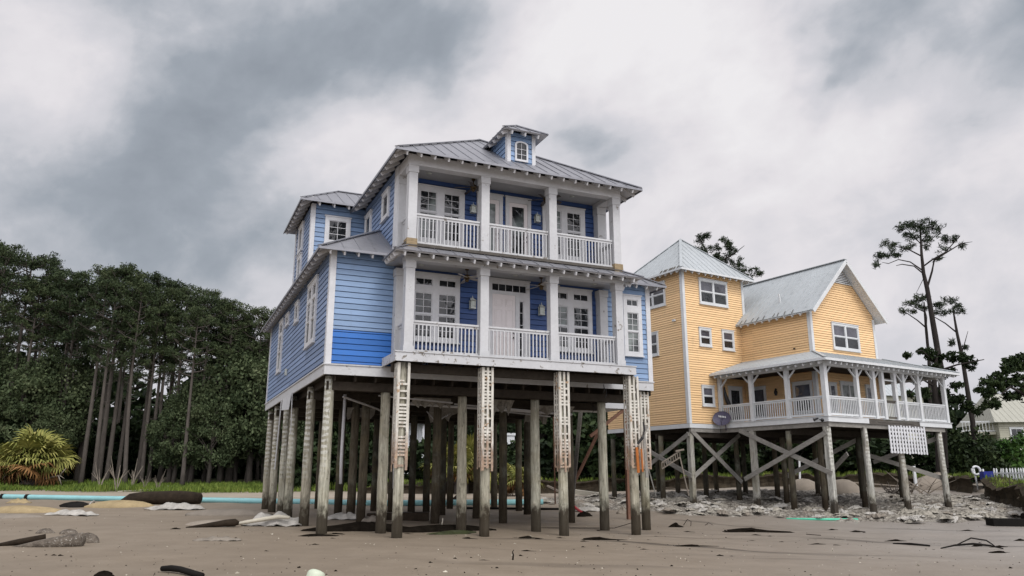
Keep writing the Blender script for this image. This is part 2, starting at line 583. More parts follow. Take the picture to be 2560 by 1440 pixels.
M['brass'] = plain('dull_brass', (.10, .07, .035), .4, .2, metallic=.6)
M['fanblade'] = plain('fan_blade', (.42, .40, .37), .5, .15)
M['fanblade_dark'] = plain('dark_fan_blade', (.06, .05, .045), .5, .15)
M['door'] = plain('white_door', (.70, .66, .66), .45, .05, 2)
M['lampglass'] = plain('lantern_glass', (.36, .40, .36), .2, .1, spec=.8)
M['lampmetal'] = plain('lantern_metal', (.50, .53, .50), .45, .15, 8)

# ------------------------------------------------------------------ ground sheet
def build_ground():
    def axis(parts):
        o = [parts[0][0]]
        for (a, b, st) in parts:
            n = max(1, int(round((b - a) / st)))
            o += [a + (b - a) * (i + 1) / n for i in range(n)]
        return np.array(o)
    xs = axis([(-2500, -400, 700), (-400, -90, 60), (-90, -32, 4), (-32, 34, .45), (34, 90, 3), (90, 400, 60), (400, 2500, 700)])
    ys = axis([(-400, -20, 60), (-20, 8, 4), (8, 62, .4), (62, 110, 2), (110, 400, 50), (400, 3000, 700)])
    X, Y = np.meshgrid(xs, ys)
    Z = gz_arr(X.ravel(), Y.ravel()).reshape(X.shape)
    nx, ny = len(xs), len(ys)
    v = np.stack([X.ravel(), Y.ravel(), Z.ravel()], 1).tolist()
    f = [(j * nx + i, j * nx + i + 1, (j + 1) * nx + i + 1, (j + 1) * nx + i) for j in range(ny - 1) for i in range(nx - 1)]
    def sand(t, b):
        co = t.coord()
        x, y, z = t.sep(co)
        n1 = t.noise(co, .11, 5, .6)
        n2 = t.noise(co, 1.1, 6, .6)
        n3 = t.noise(co, 14, 4, .7)
        k = t.math('ADD', t.math('ADD', t.math('MULTIPLY', n1, .45), t.math('MULTIPLY', n2, .35)), t.math('MULTIPLY', n3, .2))
        base = t.ramp(k, [(.30, (.146, .116, .083)), (.52, (.203, .165, .122)), (.72, (.262, .219, .168))])
        # grey flat to the seaward right
        grey = t.step(t.math('ADD', x, t.math('MULTIPLY', n1, 6.0)), 4.0, 18.0)
        base = t.mix(t.math('MULTIPLY', grey, .75), base, t.ramp(k, [(.3, (.190, .174, .158)), (.7, (.315, .292, .270))]))
        # dark mineral streaks drawn out by the last tide
        ca, sa = math.cos(rad(-13)), math.sin(rad(-13))
        al = t.math('ADD', t.math('MULTIPLY', x, ca), t.math('MULTIPLY', y, sa))
        ac = t.math('SUBTRACT', t.math('MULTIPLY', y, ca), t.math('MULTIPLY', x, sa))
        sv = t.comb(t.math('MULTIPLY', al, .055), t.math('MULTIPLY', ac, .62), 0.0)
        st = t.noise(sv, 1.6, 5, .62, .15)
        band = t.math('MULTIPLY', t.step(y, 15.0, 17.0), t.step(y, 29.0, 24.0))
        strk = t.math('MULTIPLY', t.math('MULTIPLY', t.step(st, .49, .62), band), t.step(x, -4.5, 1.0))
        strk = t.math('MULTIPLY', strk, t.step(t.noise(t.scale(sv, (.8, .30, 1)), 1.3, 2, .5), .50, .60))
        base = t.mix(t.math('MULTIPLY', strk, .85), base, (.038, .029, .021))
        for (q0, q1, wd, am) in (((1470, 1350), (2150, 1394), .34, .80), ((1980, 1343), (2420, 1370), .30, .60), ((1660, 1296), (2050, 1330), .22, .55), ((1180, 1345), (1500, 1352), .25, .5), ((2150, 1318), (2600, 1332), .35, .5)):
            a0, a1 = on_ground(*q0), on_ground(*q1)
            dx, dy = a1.x - a0.x, a1.y - a0.y
            L_ = math.hypot(dx, dy)
            dx, dy = dx / L_, dy / L_
            u_ = t.math('ADD', t.math('MULTIPLY', t.math('SUBTRACT', x, a0.x), dx), t.math('MULTIPLY', t.math('SUBTRACT', y, a0.y), dy))
            v_ = t.math('SUBTRACT', t.math('MULTIPLY', t.math('SUBTRACT', y, a0.y), dx), t.math('MULTIPLY', t.math('SUBTRACT', x, a0.x), dy))
            nn = t.noise(t.comb(t.math('MULTIPLY', u_, .5), t.math('MULTIPLY', v_, 3.0), am), 1.4, 5, .65)
            v_ = t.math('ABSOLUTE', t.math('ADD', v_, t.math('MULTIPLY', t.math('SUBTRACT', nn, .5), .9)))
            e_ = t.math('MULTIPLY', t.step(u_, 0.0, L_ * .15), t.step(u_, L_, L_ * .6))
            m_ = t.math('MULTIPLY', t.math('MULTIPLY', t.step(v_, wd, wd * .2), e_), am)
            base = t.mix(m_, base, (.032, .025, .018))
        # pale dry sand at the back, then soil under the wood
        dry = t.math('MULTIPLY', t.step(t.math('ADD', y, t.math('MULTIPLY', n2, 7.0)), 50, 55), .6)
        base = t.mix(dry, base, t.ramp(k, [(.3, (.30, .26, .21)), (.7, (.46, .41, .34))]))
        soil = t.step(t.math('ADD', y, t.math('MULTIPLY', n2, 5.0)), 61.5, 65.0)
        base = t.mix(soil, base, t.ramp(n2, [(.3, (.03, .035, .012)), (.7, (.07, .085, .025))]))
        t.put(b.inputs['Base Color'], base)
        damp = t.step(t.math('ADD', x, t.math('MULTIPLY', n1, 12.0)), 6, 22)
        sheen = t.step(t.noise(t.scale(sv, (1, .5, 1)), 1.0, 3, .5), .42, .62)
        t.put(b.inputs['Roughness'], t.math('SUBTRACT', t.math('SUBTRACT', .80, t.math('MULTIPLY', damp, .30)), t.math('MULTIPLY', sheen, .16)))
        b.inputs['Specular IOR Level'].default_value = .35
        rip = t.noise(t.comb(t.math('MULTIPLY', al, .9), t.math('MULTIPLY', ac, 5.0), 0.0), 1.6, 3, .5, .6)
        h = t.math('ADD', t.math('ADD', t.math('MULTIPLY', n2, .5), t.math('MULTIPLY', t.noise(co, 5, 5, .65), .35)), t.math('MULTIPLY', rip, .22))
        t.put(b.inputs['Normal'], t.bump(h, .35, .06))
    o = raw('beach_sand', v, f, material('beach_sand', sand), None, True)
    tag(o, 'wet brown and grey sand beach stretching under both houses', None, None, 'structure')
build_ground()

# ------------------------------------------------------------------ builders for walls, windows, roofs
def Pfront(w0): return lambda a, o, z: (a, w0 - o, z)
def Pleft(u0): return lambda a, o, z: (u0 - o, a, z)
def Pright(u0): return lambda a, o, z: (u0 + o, a, z)

def lap(mb, P, z0, z1, ext, course, t=.03, gap=.022, rec=.03, back=.12):
    """lapped boards: each leans out at its foot over a dark gap"""
    z = math.floor(z0 / course + 1e-6) * course
    while z < z1 - .01:
        zb, zt = max(z, z0), min(z + course, z1)
        if zt - zb > .02:
            a0, a1 = ext(zb)
            c0, c1 = ext(zt)
            g = min(gap, (zt - zb) * .3)
            o2 = .012
            mb.face([P(a0, t, zb + g), P(a1, t, zb + g), P(c1, o2, zt), P(c0, o2, zt)])
            mb.face([P(a0, t, zb + g), P(a0, -rec, zb + g), P(a1, -rec, zb + g), P(a1, t, zb + g)])
            mb.face([P(a0, -rec, zb), P(a1, -rec, zb), P(a1, -rec, zb + g), P(a0, -rec, zb + g)])
            mb.face([P(c0, o2, zt), P(c1, o2, zt), P(c1, -rec, zt), P(c0, -rec, zt)])
            mb.face([P(a0, t, zb + g), P(c0, o2, zt), P(c0, -rec, zt), P(a0, -rec, zb + g)])
            mb.face([P(a1, t, zb + g), P(a1, -rec, zb + g), P(c1, -rec, zt), P(c1, o2, zt)])
            mb.face([P(a0, -back, zb), P(c0, -back, zt), P(c1, -back, zt), P(a1, -back, zb)])
        z += course

def wall(parent, name, P, a0, a1, z0, z1, mat, course):
    mb = MB()
    lap(mb, P, z0, z1, lambda z: (a0, a1), course)
    return raw(name, mb.v, mb.f, mat, parent)

def window(parent, P, a0, a1, z0, z1, lights, name='window', trim=None, glass=None, d=.085, sill=True):
    """lights: (a0, a1, z0, z1, columns, rows[, glass])"""
    trim = trim or M['trim']
    glass = glass or M['glass']
    A = sorted({a0, a1} | {l[0] for l in lights} | {l[1] for l in lights})
    Z = sorted({z0, z1} | {l[2] for l in lights} | {l[3] for l in lights})
    mb = MB()
    for i in range(len(A) - 1):
        for j in range(len(Z) - 1):
            ca, cz = (A[i] + A[i + 1]) / 2, (Z[j] + Z[j + 1]) / 2
            if not any(l[0] < ca < l[1] and l[2] < cz < l[3] for l in lights):
                mb.box(A[i], A[i + 1], -.02, d, Z[j], Z[j + 1], P)
    e = .028
    mb.box(a0 - e, a1 + e, .0, d + .022, z1 + .0015, z1 + .045, P)
    if sill:
        mb.box(a0 - e, a1 + e, .0, d + .03, z0 - .04, z0 - .0015, P)
    fr = mb.build(name, trim, parent)
    sash = MB()
    by = {}
    for l in lights:
        b0, b1, y0, y1, nx, ny = l[:6]
        g = l[6] if len(l) > 6 else glass
        e = .028
        for q in ((b0, b0 + e, y0, y1), (b1 - e, b1, y0, y1), (b0 + e, b1 - e, y0, y0 + e), (b0 + e, b1 - e, y1 - e, y1)):
            sash.box(q[0], q[1], .03, .062, q[2], q[3], P)
        m = .009
        for i in range(1, nx):
            x = b0 + (b1 - b0) * i / nx
            sash.box(x - m, x + m, .040, .054, y0 + e, y1 - e, P)
        for j in range(1, ny):
            y = y0 + (y1 - y0) * j / ny
            sash.box(b0 + e, b1 - e, .0405, .0545, y - m, y + m, P)
        by.setdefault(g.name, (g, MB()))[1].box(b0, b1, .034, .044, y0, y1, P)
    sash.build('sash', trim, fr)
    for g, pm in by.values():
        pm.build('pane', g, fr)
    return fr

def clip_seg(p, d, poly):
    """part of the line p + t d inside a convex polygon lying in one plane"""
    poly = [Vector(q) for q in poly]
    n = (poly[1] - poly[0]).cross(poly[2] - poly[0]).normalized()
    cen = sum(poly, Vector()) / len(poly)
    lo, hi = -1e9, 1e9
    for i in range(len(poly)):
        a, b = poly[i], poly[(i + 1) % len(poly)]
        e = n.cross(b - a)
        if e.dot(cen - a) < 0:
            e = -e
        k, c = e.dot(d), e.dot(p - a)
        if abs(k) < 1e-9:
            if c < -1e-6:
                return None
            continue
        t = -c / k
        if k > 0: lo = max(lo, t)
        else: hi = min(hi, t)
    return (lo, hi) if hi - lo > .05 else None

def roof_plane(mb, poly, eave=0, seam=.46, thick=.035, h=.022, wid=.016, edge=.02):
    """metal sheet; its lower edge runs from poly[eave] to poly[eave+1]; standing seams climb the slope"""
    poly = [Vector(p) for p in poly]
    mb.slab(poly, thick)
    a, b = poly[eave], poly[(eave + 1) % len(poly)]
    n = (poly[1] - poly[0]).cross(poly[2] - poly[0]).normalized()
    if n.z < 0: n = -n
    e = (b - a).normalized()
    up = n.cross(e).normalized()
    if up.z < 0: up = -up
    L = (b - a).length
    ts = np.arange(seam * .5, 60, seam)
    ext = [(p - a).dot(e) for p in poly]
    t = min(ext) + seam * .5
    while t < max(ext):
        p = a + e * t
        s = clip_seg(p, up, poly)
        if s:
            q0, q1 = p + up * s[0] + n * (h / 2), p + up * s[1] + n * (h / 2)
            mb.beam(q0, q1, wid, h, n)
        t += seam

def ridge_cap(mb, p, q, wid=.16):
    mb.beam(Vector(p) + Vector((0, 0, .03)), Vector(q) + Vector((0, 0, .03)), wid, .03)

def rafters(parent, A, B, inward, L, n, mat, name='rafter_tail', wid=.05, hei=.11, drop=.10, skip=0):
    A, B, inward = Vector(A), Vector(B), Vector(inward).normalized()
    mb = MB()
    mb.beam(inward * .03 + Vector((0, 0, -drop)), inward * L + Vector((0, 0, -drop)), wid, hei)
    o = mb.build(name, mat, parent)
    for i in range(n):
        c = o if i == 0 else o.copy()
        if i:
            C.objects.link(c)
        c.location = A + (B - A) * ((i + .5) / n)
    return o

def railing(parent, p0, p1, h, pitch, mat, bal=.036, low=.09, top=(.10, .055), name='railing', single=True, balmat=None):
    p0, p1 = Vector(p0), Vector(p1)
    d = p1 - p0
    n = max(2, int(round(d.length / pitch)))
    mb = MB()
    mb.beam(p0 + Vector((0, 0, h)), p1 + Vector((0, 0, h)), top[0], top[1])
    mb.beam(p0 + Vector((0, 0, h - .065)), p1 + Vector((0, 0, h - .065)), .04, .075)
    top_o = mb.build(name, mat, parent)
    mb = MB()
    mb.beam(p0 + Vector((0, 0, low)), p1 + Vector((0, 0, low)), .05, .085)
    mb.build('bottom_rail', mat, top_o)
    z0, z1 = low + .043, h - .103
    e = d.normalized()
    if single:
        mb = MB()
        mb.beam((0, 0, z0), (0, 0, z1), bal, bal, tuple(e))
        o = mb.build('baluster', balmat or mat, top_o)
        for i in range(n):
            c = o if i == 0 else o.copy()
            if i:
                C.objects.link(c)
            c.location = p0 + d * ((i + .5) / n) + Vector((0, 0, 0))
    else:
        mb = MB()
        for i in range(n):
            p = p0 + d * ((i + .5) / n)
            mb.beam(p + Vector((0, 0, z0)), p + Vector((0, 0, z1)), bal, bal, tuple(e))
        o = mb.build('balusters', balmat or mat, top_o)
        o['kind'] = 'stuff'
    return top_o

def pile(parent, u, w, z0, z1, mat, r=.15, lean=(0, 0), square=False):
    mb = MB()
    if square:
        mb.beam((u, w, z0), (u + lean[0], w + lean[1], z1), r * 2, r * 2)
    else:
        rg = random.Random(int((u * 31 + w * 17) * 100))
        n = 9
        pts, rr = [], []
        for i in range(n):
            k = i / (n - 1)
            pts.append((u + lean[0] * k + rg.uniform(-.008, .008), w + lean[1] * k + rg.uniform(-.008, .008), z0 + (z1 - z0) * k))
            rr.append(r * (1.06 - .12 * k) * rg.uniform(.97, 1.03))
        mb.tube(pts, rr, 14, True, .02, rg)
    return mb.build('pile', mat, parent, not square)

def fan(parent, u, w, z, blade_mat, rot=0.0):
    mb = MB()
    mb.tube([(u, w, z), (u, w, z - .05)], [.07, .06], 10)
    mb.tube([(u, w, z - .05), (u, w, z - .2)], .018, 6)
    mb.tube([(u, w, z - .2), (u, w, z - .24), (u, w, z - .31), (u, w, z - .35)], [.06, .11, .11, .06], 12)
    mb.tube([(u, w, z - .35), (u, w, z - .38), (u, w, z - .44)], [.05, .075, .04], 10)
    o = mb.build('ceiling_fan', M['brass'], parent, True)
    for k in range(5):
        a = rot + k * 2 * math.pi / 5
        d = Vector((math.cos(a), math.sin(a), 0))
        p = Vector((u, w, z - .30))
        b = MB()
        b.beam(p + d * .1, p + d * .62 + Vector((0, 0, -.03)), .13, .012, (.25 * -d.y, .25 * d.x, 1))
        b.build('fan_blade', blade_mat, o)
    return o

def lantern(parent, P, a, z0, z1):
    h = z1 - z0
    mb = MB()
    mb.box(a - .05, a + .05, .03, .055, z0 + h * .45, z0 + h * .85, P)
    mb.box(a - .02, a + .02, .05, .12, z0 + h * .78, z0 + h * .84, P)
    q = .075
    for s1 in (-1, 1):
        for s2 in (-1, 1):
            mb.box(a + s1 * q - .009, a + s1 * q + .009, .12 + s2 * q - .009, .12 + s2 * q + .009, z0 + .04, z0 + h * .6, P)
    mb.box(a - q - .015, a + q + .015, .03 + .0, .12 + q + .015, z0, z0 + .04, P)
    mb.box(a - q, a + q, .12 - q, .12 + q, z0 + h * .3, z0 + h * .32, P)
    for (zz, r0, zz2, r1) in ((z0 + h * .6, q + .03, z0 + h * .72, .055), (z0 + h * .72, .055, z0 + h * .8, .025), (z0 + h * .8, .012, z1, .004)):
        lo = [P(a + i * r0, .12 + j * r0, zz) for i, j in ((-1, -1), (1, -1), (1, 1), (-1, 1))]
        hi = [P(a + i * r1, .12 + j * r1, zz2) for i, j in ((-1, -1), (1, -1), (1, 1), (-1, 1))]
        for k in range(4):
            mb.face([lo[k], lo[(k + 1) % 4], hi[(k + 1) % 4], hi[k]])
        mb.face(lo)
        mb.face(hi)
    o = mb.build('wall_lantern', M['lampmetal'], parent)
    MB().box(a - q + .012, a + q - .012, .12 - q + .012, .12 + q - .012, z0 + .042, z0 + h * .595, P).build('lantern_glass', M['lampglass'], o)
    return o

def column(parent, u, w, z0, z1, s=.138, cap=.24, mat=None, base=False):
    mb = MB()
    mb.box(u - s, u + s, w - s, w + s, z0, z1 - cap)
    mb.box(u - s - .025, u + s + .025, w - s - .025, w + s + .025, z1 - cap, z1 - .02)
    mb.box(u - s - .04, u + s + .04, w - s - .04, w + s + .04, z1 - .02, z1)
    if base:
        mb.box(u - s - .02, u + s + .02, w - s - .02, w + s + .02, z0, z0 + .2)
    return mb.build('column', mat or M['peel'], parent)
# ================================================================== BLUE HOUSE
def gz_house(W, u, w):
    p = W(u, w)
    return gz(p.x, p.y)

def blue_house():
    H = thing('stilt_house', 'blue clapboard beach house with two white porches on bare timber piles', 'house', BO, BANG)
    WF = 1.55
    F, Lf, Rt = Pfront(WF), Pleft(-1.7), Pright(9.76)
    # ---- floor and its frame
    mb = MB()
    mb.box(-1.66, 9.72, 1.6, 15.95, 4.66, 4.86)
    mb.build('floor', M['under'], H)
    mb = MB()
    for i in range(19):
        u = -1.4 + i * .62
        mb.box(u - .03, u + .03, 1.65, 15.9, 4.42, 4.658)
    for w in (2.0, 5.2, 8.6, 10.7, 13.3, 15.6):
        mb.box(-1.6, 9.7, w - .16, w - .02, 4.16, 4.418)
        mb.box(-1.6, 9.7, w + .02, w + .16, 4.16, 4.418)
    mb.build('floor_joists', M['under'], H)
    mb = MB()                                       # pipes slung under the floor
    mb.tube([(1.2, 4.0, 4.05), (4.5, 4.6, 4.02), (8.5, 5.2, 3.98)], .05, 8)
    mb.tube([(-.8, 3.2, 4.1), (1.0, 6.0, 4.0), (2.6, 8.4, 3.7)], .035, 6)
    mb.tube([(3.0, 6.4, 4.0), (3.3, 6.2, 3.6), (3.9, 6.3, 3.95)], .025, 6)
    mb.build('waste_pipe', M['soffit'], H, True)
    # skirt boards round the floor
    mb = MB()
    mb.box(-1.76, 9.8, WF - .07, WF - .02, 4.58, 4.86)
    mb.box(-1.76, -1.71, WF - .018, 16.02, 4.58, 4.86)
    mb.box(9.77, 9.82, WF - .018, 16.02, 4.58, 4.86)
    mb.box(-1.79, 9.83, WF - .10, WF - .03, 4.862, 4.90)
    mb.box(-1.80, -1.73, WF - .028, 16.04, 4.862, 4.90)
    mb.build('skirt_board', M['peel'], H)
    # ---- porch deck
    mb = MB()
    for i in range(12):
        w = .045 + i * .1255
        mb.box(.02, 8.05, w, w + .115, 5.105, 5.135)
    dk = mb.build('porch_deck', M['rot'], H)
    mb = MB()
    mb.box(0, 8.07, -.04, 0, 4.88, 5.14)
    mb.box(-.04, -.001, -.04, WF - .08, 4.88, 5.14)
    mb.box(8.071, 8.11, -.04, WF - .08, 4.88, 5.14)
    mb.box(-.06, 8.13, -.065, .02, 5.142, 5.172)
    mb.build('fascia_board', M['peel_heavy'], dk)
    mb = MB()
    for i in range(14):
        u = .3 + i * .575
        mb.box(u - .022, u + .022, .01, WF - .1, 4.87, 5.10)
    mb.box(.0, 8.05, .42, .56, 4.62, 4.868)
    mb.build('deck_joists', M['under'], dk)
    # ---- lower walls
    wall(H, 'side_wall', Lf, WF + .02, 16.0, 4.9, 8.45, M['blue_side'], COURSE_B)
    wall(H, 'front_wall', F, -1.69, .25, 5.94, 8.45, M['blue'], COURSE_B)
    w_ = wall(H, 'repainted_wall', F, -1.69, .25, 4.9, 5.938, M['blue_bright'], COURSE_B)
    w_['label'] = 'bright freshly painted blue boards low on the left wing'
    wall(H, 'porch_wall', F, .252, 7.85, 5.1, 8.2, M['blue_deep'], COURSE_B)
    wall(H, 'front_wall', F, 7.852, 9.75, 4.9, 8.45, M['blue'], COURSE_B)
    wall(H, 'side_wall', Rt, WF + .02, 16.0, 4.9, 8.45, M['blue_side'], COURSE_B)
    mb = MB()
    mb.box(-1.7, 9.75, 15.95, 16.05, 4.9, 8.5)
    mb.build('rear_wall', M['blue_side'], H)
    def board(name, *boxes, mat=None):
        m_ = MB()
        for b in boxes: m_.box(*b)
        return m_.build(name, mat or M['trim'], H)
    board('corner_board', (-1.75, -1.57, WF - .055, WF + .0, 4.902, 8.5), (-1.76, -1.70, WF + .002, WF + .14, 4.902, 8.5))
    board('corner_board', (9.63, 9.81, WF - .055, WF, 4.902, 8.5), (9.76, 9.815, WF + .002, WF + .14, 4.902, 8.5))
    board('corner_board', (-1.76, -1.70, 15.9, 16.06, 4.902, 8.5))
    # pilasters against the porch wall
    for u in (.395, 7.70):
        board('pilaster', (u - .15, u + .15, WF - .33, WF - .032, 5.15, 7.74), (u - .175, u + .175, WF - .355, WF - .032, 7.741, 7.98), mat=M['peel'])
        board('pilaster', (u - .15, u + .15, WF - .33, WF - .032, 8.5, 10.78), (u - .175, u + .175, WF - .355, WF - .032, 10.781, 11.04), mat=M['peel'])
    # ---- lower porch
    US = (.395, 2.80, 5.22, 7.68)
    for u in US:
        column(H, u, .30, 5.17, 7.98, mat=M['peel'], base=True)
    MB().box(.2, 7.88, .16, .45, 7.982, 8.10).build('porch_beam', M['peel'], H)
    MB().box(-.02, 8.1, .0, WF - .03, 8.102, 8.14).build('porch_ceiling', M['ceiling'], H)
    for i in range(3):
        railing(H, (US[i] + .15, .29, 5.15), (US[i + 1] - .15, .29, 5.15), .985, .122, M['peel_heavy'] if i == 0 else M['peel'], balmat=M['peel'])
    railing(H, (7.70, .45, 5.15), (7.70, 1.2, 5.15), .985, .122, M['peel'], single=False)
    railing(H, (.395, .45, 5.15), (.395, 1.2, 5.15), .985, .122, M['peel'], single=False)
    def pair(x0, x1, x2, x3, a0, a1, z0, z1, zm, zu, tr=None, g=None, gl=None):
        Ls = []
        for k, (p, q) in enumerate(((x0, x1), (x2, x3))):
            gg = (g or [M['glass'], M['glass']])[k]
            gm = (gl or g or [M['glass'], M['glass']])[k]
            if tr: Ls.append((p, q, tr[0], tr[1], 2, 1, M['glass']))
            Ls.append((p, q, zm + .022, zu, 2, 3, gg))
            Ls.append((p, q, z0 + .12, zm - .022, 2, 3, gm))
        return a0, a1, z0, z1, Ls
    window(H, F, *pair(.95, 1.52, 1.73, 2.32, .83, 2.45, 5.78, 7.96, 6.64, 7.34, (7.575, 7.82), [M['glass_blind'], M['glass']], [M['glass'], M['glass']]))
    window(H, F, *pair(5.83, 6.41, 6.64, 7.23, 5.70, 7.37, 5.78, 7.96, 6.64, 7.34, (7.575, 7.82), [M['glass_blind'], M['glass']], [M['glass'], M['glass']]))
    window(H, F, 8.66, 9.42, 5.79, 7.96, [(8.80, 9.27, 7.58, 7.82, 2, 1), (8.80, 9.27, 6.68, 7.34, 2, 3, M['glass_pale']), (8.80, 9.27, 5.91, 6.64, 2, 3, M['glass_pale'])])
    # front door with transom and sidelight
    fr = window(H, F, 3.45, 4.96, 5.14, 8.03, [(3.57, 4.85, 7.63, 7.91, 5, 1), (4.57, 4.74, 5.30, 7.37, 1, 5), (3.59, 4.43, 5.16, 7.54, 1, 1, M['under'])], name='door_surround', sill=False)
    def door(P, a0, a1, z0, z1, panels, glass=None, knob=1):
        m_ = MB()
        if glass:
            g0, g1, y0, y1 = glass
            for q in ((a0, g0, z0, z1), (g1, a1, z0, z1), (g0, g1, z0, y0), (g0, g1, y1, z1)):
                m_.box(q[0], q[1], .048, .072, q[2], q[3], P)
        else:
            m_.box(a0, a1, .048, .072, z0, z1, P)
            for (p0, p1, y0, y1) in panels:
                e = .02
                for q in ((p0, p1, y0, y0 + e), (p0, p1, y1 - e, y1), (p0, p0 + e, y0 + e, y1 - e), (p1 - e, p1, y0 + e, y1 - e)):
                    m_.box(q[0], q[1], .0721, .084, q[2], q[3], P)
                m_.box(p0 + .05, p1 - .05, .0721, .081, y0 + .05, y1 - .05, P)
        d = m_.build('door', M['door'], H)
        if glass:
            MB().box(g0, g1, .05, .058, y0, y1, P).build('door_glass', M['glass_blind'], d)
        x = a1 - .07 if knob > 0 else a0 + .07
        k = MB()
        k.tube([P(x, .07, z0 + 1.08), P(x, .12, z0 + 1.08), P(x, .14, z0 + 1.08)], [.022, .022, .034], 8)
        k.tube([P(x, .07, z0 + .92), P(x, .11, z0 + .92), P(x, .14, z0 + .92)], [.015, .03, .03], 8)
        k.build('door_handle', M['black'], d)
        return d
    door(F, 3.60, 4.42, 5.17, 7.53, [(3.68, 3.96, 7.13, 7.38), (4.06, 4.34, 7.13, 7.38), (3.68, 3.96, 6.32, 7.02), (4.06, 4.34, 6.32, 7.02), (3.68, 3.96, 5.36, 6.12), (4.06, 4.34, 5.36, 6.12)])
    for u in (2.88, 5.38):
        lantern(H, F, u, 6.93, 7.38)
    fan(H, 2.46, .86, 8.10, M['fanblade'], .2)
    fan(H, 5.10, .86, 8.10, M['fanblade'], .75)
    for u in (1.08, 4.31, 7.3):
        MB().tube([(u - .1, 1.0, 8.101), (u - .1, 1.0, 8.085)], [.09, .085], 12).build('ceiling_light', M['lampmetal'], H, True)
    # ---- left wall openings
    window(H, Lf, *[3.68, 5.46, 5.90, 8.10], [(3.82, 4.42, 7.55, 7.92, 1, 1), (4.72, 5.32, 7.55, 7.92, 1, 1), (3.82, 4.42, 6.78, 7.42, 2, 3), (4.72, 5.32, 6.78, 7.42, 2, 3), (3.82, 4.42, 6.04, 6.74, 1, 1, M['glass_pale']), (4.72, 5.32, 6.04, 6.74, 1, 1, M['glass_pale'])])
    window(H, Lf, 7.55, 8.42, 7.29, 8.05, [(7.70, 8.27, 7.42, 7.93, 1, 1)])
    window(H, Lf, 10.06, 11.0, 7.62, 8.08, [(10.2, 10.86, 7.72, 7.98, 1, 1)])
    window(H, Lf, 11.70, 12.85, 5.90, 8.13, [(11.88, 12.67, 7.60, 7.98, 1, 1), (11.88, 12.67, 6.80, 7.46, 2, 3), (11.88, 12.67, 6.04, 6.76, 1, 1, M['glass_pale'])])
    MB().box(9.7, 9.85, .03, .10, 5.5, 5.75, Lf).build('meter_box', M['lampmetal'], H)
    # ---- lower roofs of the wings
    def wing(sgn):
        mu = (lambda u: u) if sgn < 0 else (lambda u: 8.06 - u)
        q = lambda u, w, z: (mu(u), w, z)
        m_ = MB()
        roof_plane(m_, [q(-2.18, 1.08, 8.36), q(.22, 1.08, 8.36), q(.22, 3.52, 9.87)], 0, .5)
        roof_plane(m_, [q(-2.18, 6.0, 8.36), q(-2.18, 1.08, 8.36), q(.22, 3.52, 9.87), q(.22, 6.0, 9.87)], 0, .5)
        roof_plane(m_, [q(-2.18, 9.7, 8.36), q(-2.18, 6.002, 8.36), q(-1.72, 6.002, 8.65), q(-1.72, 9.7, 8.65)], 0, .5)
        roof_plane(m_, [q(-2.18, 16.45, 8.36), q(-2.18, 9.702, 8.36), q(4.02, 9.702, 11.15), q(4.02, 10.25, 11.15)], 0, .5)
        ridge_cap(m_, q(-2.18, 1.08, 8.36), q(.22, 3.52, 9.87))
        e = .005
        m_.box(min(mu(-2.2), mu(.2)), max(mu(-2.2), mu(.2)), 1.052, 1.078, 8.285, 8.362)
        m_.box(min(mu(-2.205), mu(-2.18)), max(mu(-2.205), mu(-2.18)), 1.08, 16.45, 8.285, 8.362)
        r = m_.build('wing_roof', M['roof_b'], H)
        # sloping boards under the eaves
        m_ = MB()
        m_.slab([q(-2.14, 1.12, 8.335), q(.24, 1.12, 8.335), q(.24, 1.6, 8.63), q(-1.66, 1.6, 8.63)], .02)
        m_.slab([q(-2.14, 1.12, 8.335), q(-1.66, 1.6, 8.63), q(-1.66, 16.0, 8.63), q(-2.14, 16.0, 8.335)], .02)
        m_.build('soffit', M['soffit'], r)
        rafters(r, q(-2.05, 1.10, 8.31), q(.1, 1.10, 8.31), (0, 1, .62), .52, 5, M['trim'])
        if sgn < 0:
            rafters(r, q(-2.16, 1.3, 8.31), q(-2.16, 16.0, 8.31), (1, 0, .62), .54, 25, M['soffit'])
        return r
    wing(-1)
    wing(1)
    m_ = MB()
    roof_plane(m_, [(10.24, 16.45, 8.36), (-2.18, 16.45, 8.36), (4.02, 10.252, 11.15)], 0, .5)
    m_.build('rear_roof', M['roof_b'], H)
    # ---- pent roof over the lower porch
    m_ = MB()
    ue, ur = -.27, 8.33
    roof_plane(m_, [(ue, -.38, 8.13), (ur, -.38, 8.13), (7.83, .14, 8.40), (.23, .14, 8.40)], 0, .55)
    roof_plane(m_, [(ue, 1.06, 8.13), (ue, -.38, 8.13), (.23, .14, 8.40), (.23, 1.06, 8.40)], 0, .55)
    roof_plane(m_, [(ur, -.38, 8.13), (ur, 1.06, 8.13), (7.83, 1.06, 8.40), (7.83, .14, 8.40)], 0, .55)
    ridge_cap(m_, (ue, -.38, 8.13), (.23, .14, 8.40), .12)
    ridge_cap(m_, (ur, -.38, 8.13), (7.83, .14, 8.40), .12)
    r = m_.build('pent_roof', M['roof_b'], H)
    m_ = MB()
    m_.slab([(ue + .04, -.35, 8.10), (ur - .04, -.35, 8.10), (7.9, .1, 8.33), (.16, .1, 8.33)], .02)
    m_.slab([(ue + .04, 1.0, 8.10), (ue + .04, -.35, 8.10), (.16, .1, 8.33), (.16, 1.0, 8.33)], .02)
    m_.slab([(ur - .04, 1.0, 8.10), (ur - .04, -.35, 8.10), (7.9, .1, 8.33), (7.9, 1.0, 8.33)], .02)
    m_.build('soffit', M['soffit'], r)
    rafters(r, (-.15, -.36, 8.09), (8.2, -.36, 8.09), (0, 1, .5), .5, 19, M['trim'])
    rafters(r, (ue + .02, -.25, 8.09), (ue + .02, 1.0, 8.09), (1, 0, .5), .5, 4, M['soffit'])
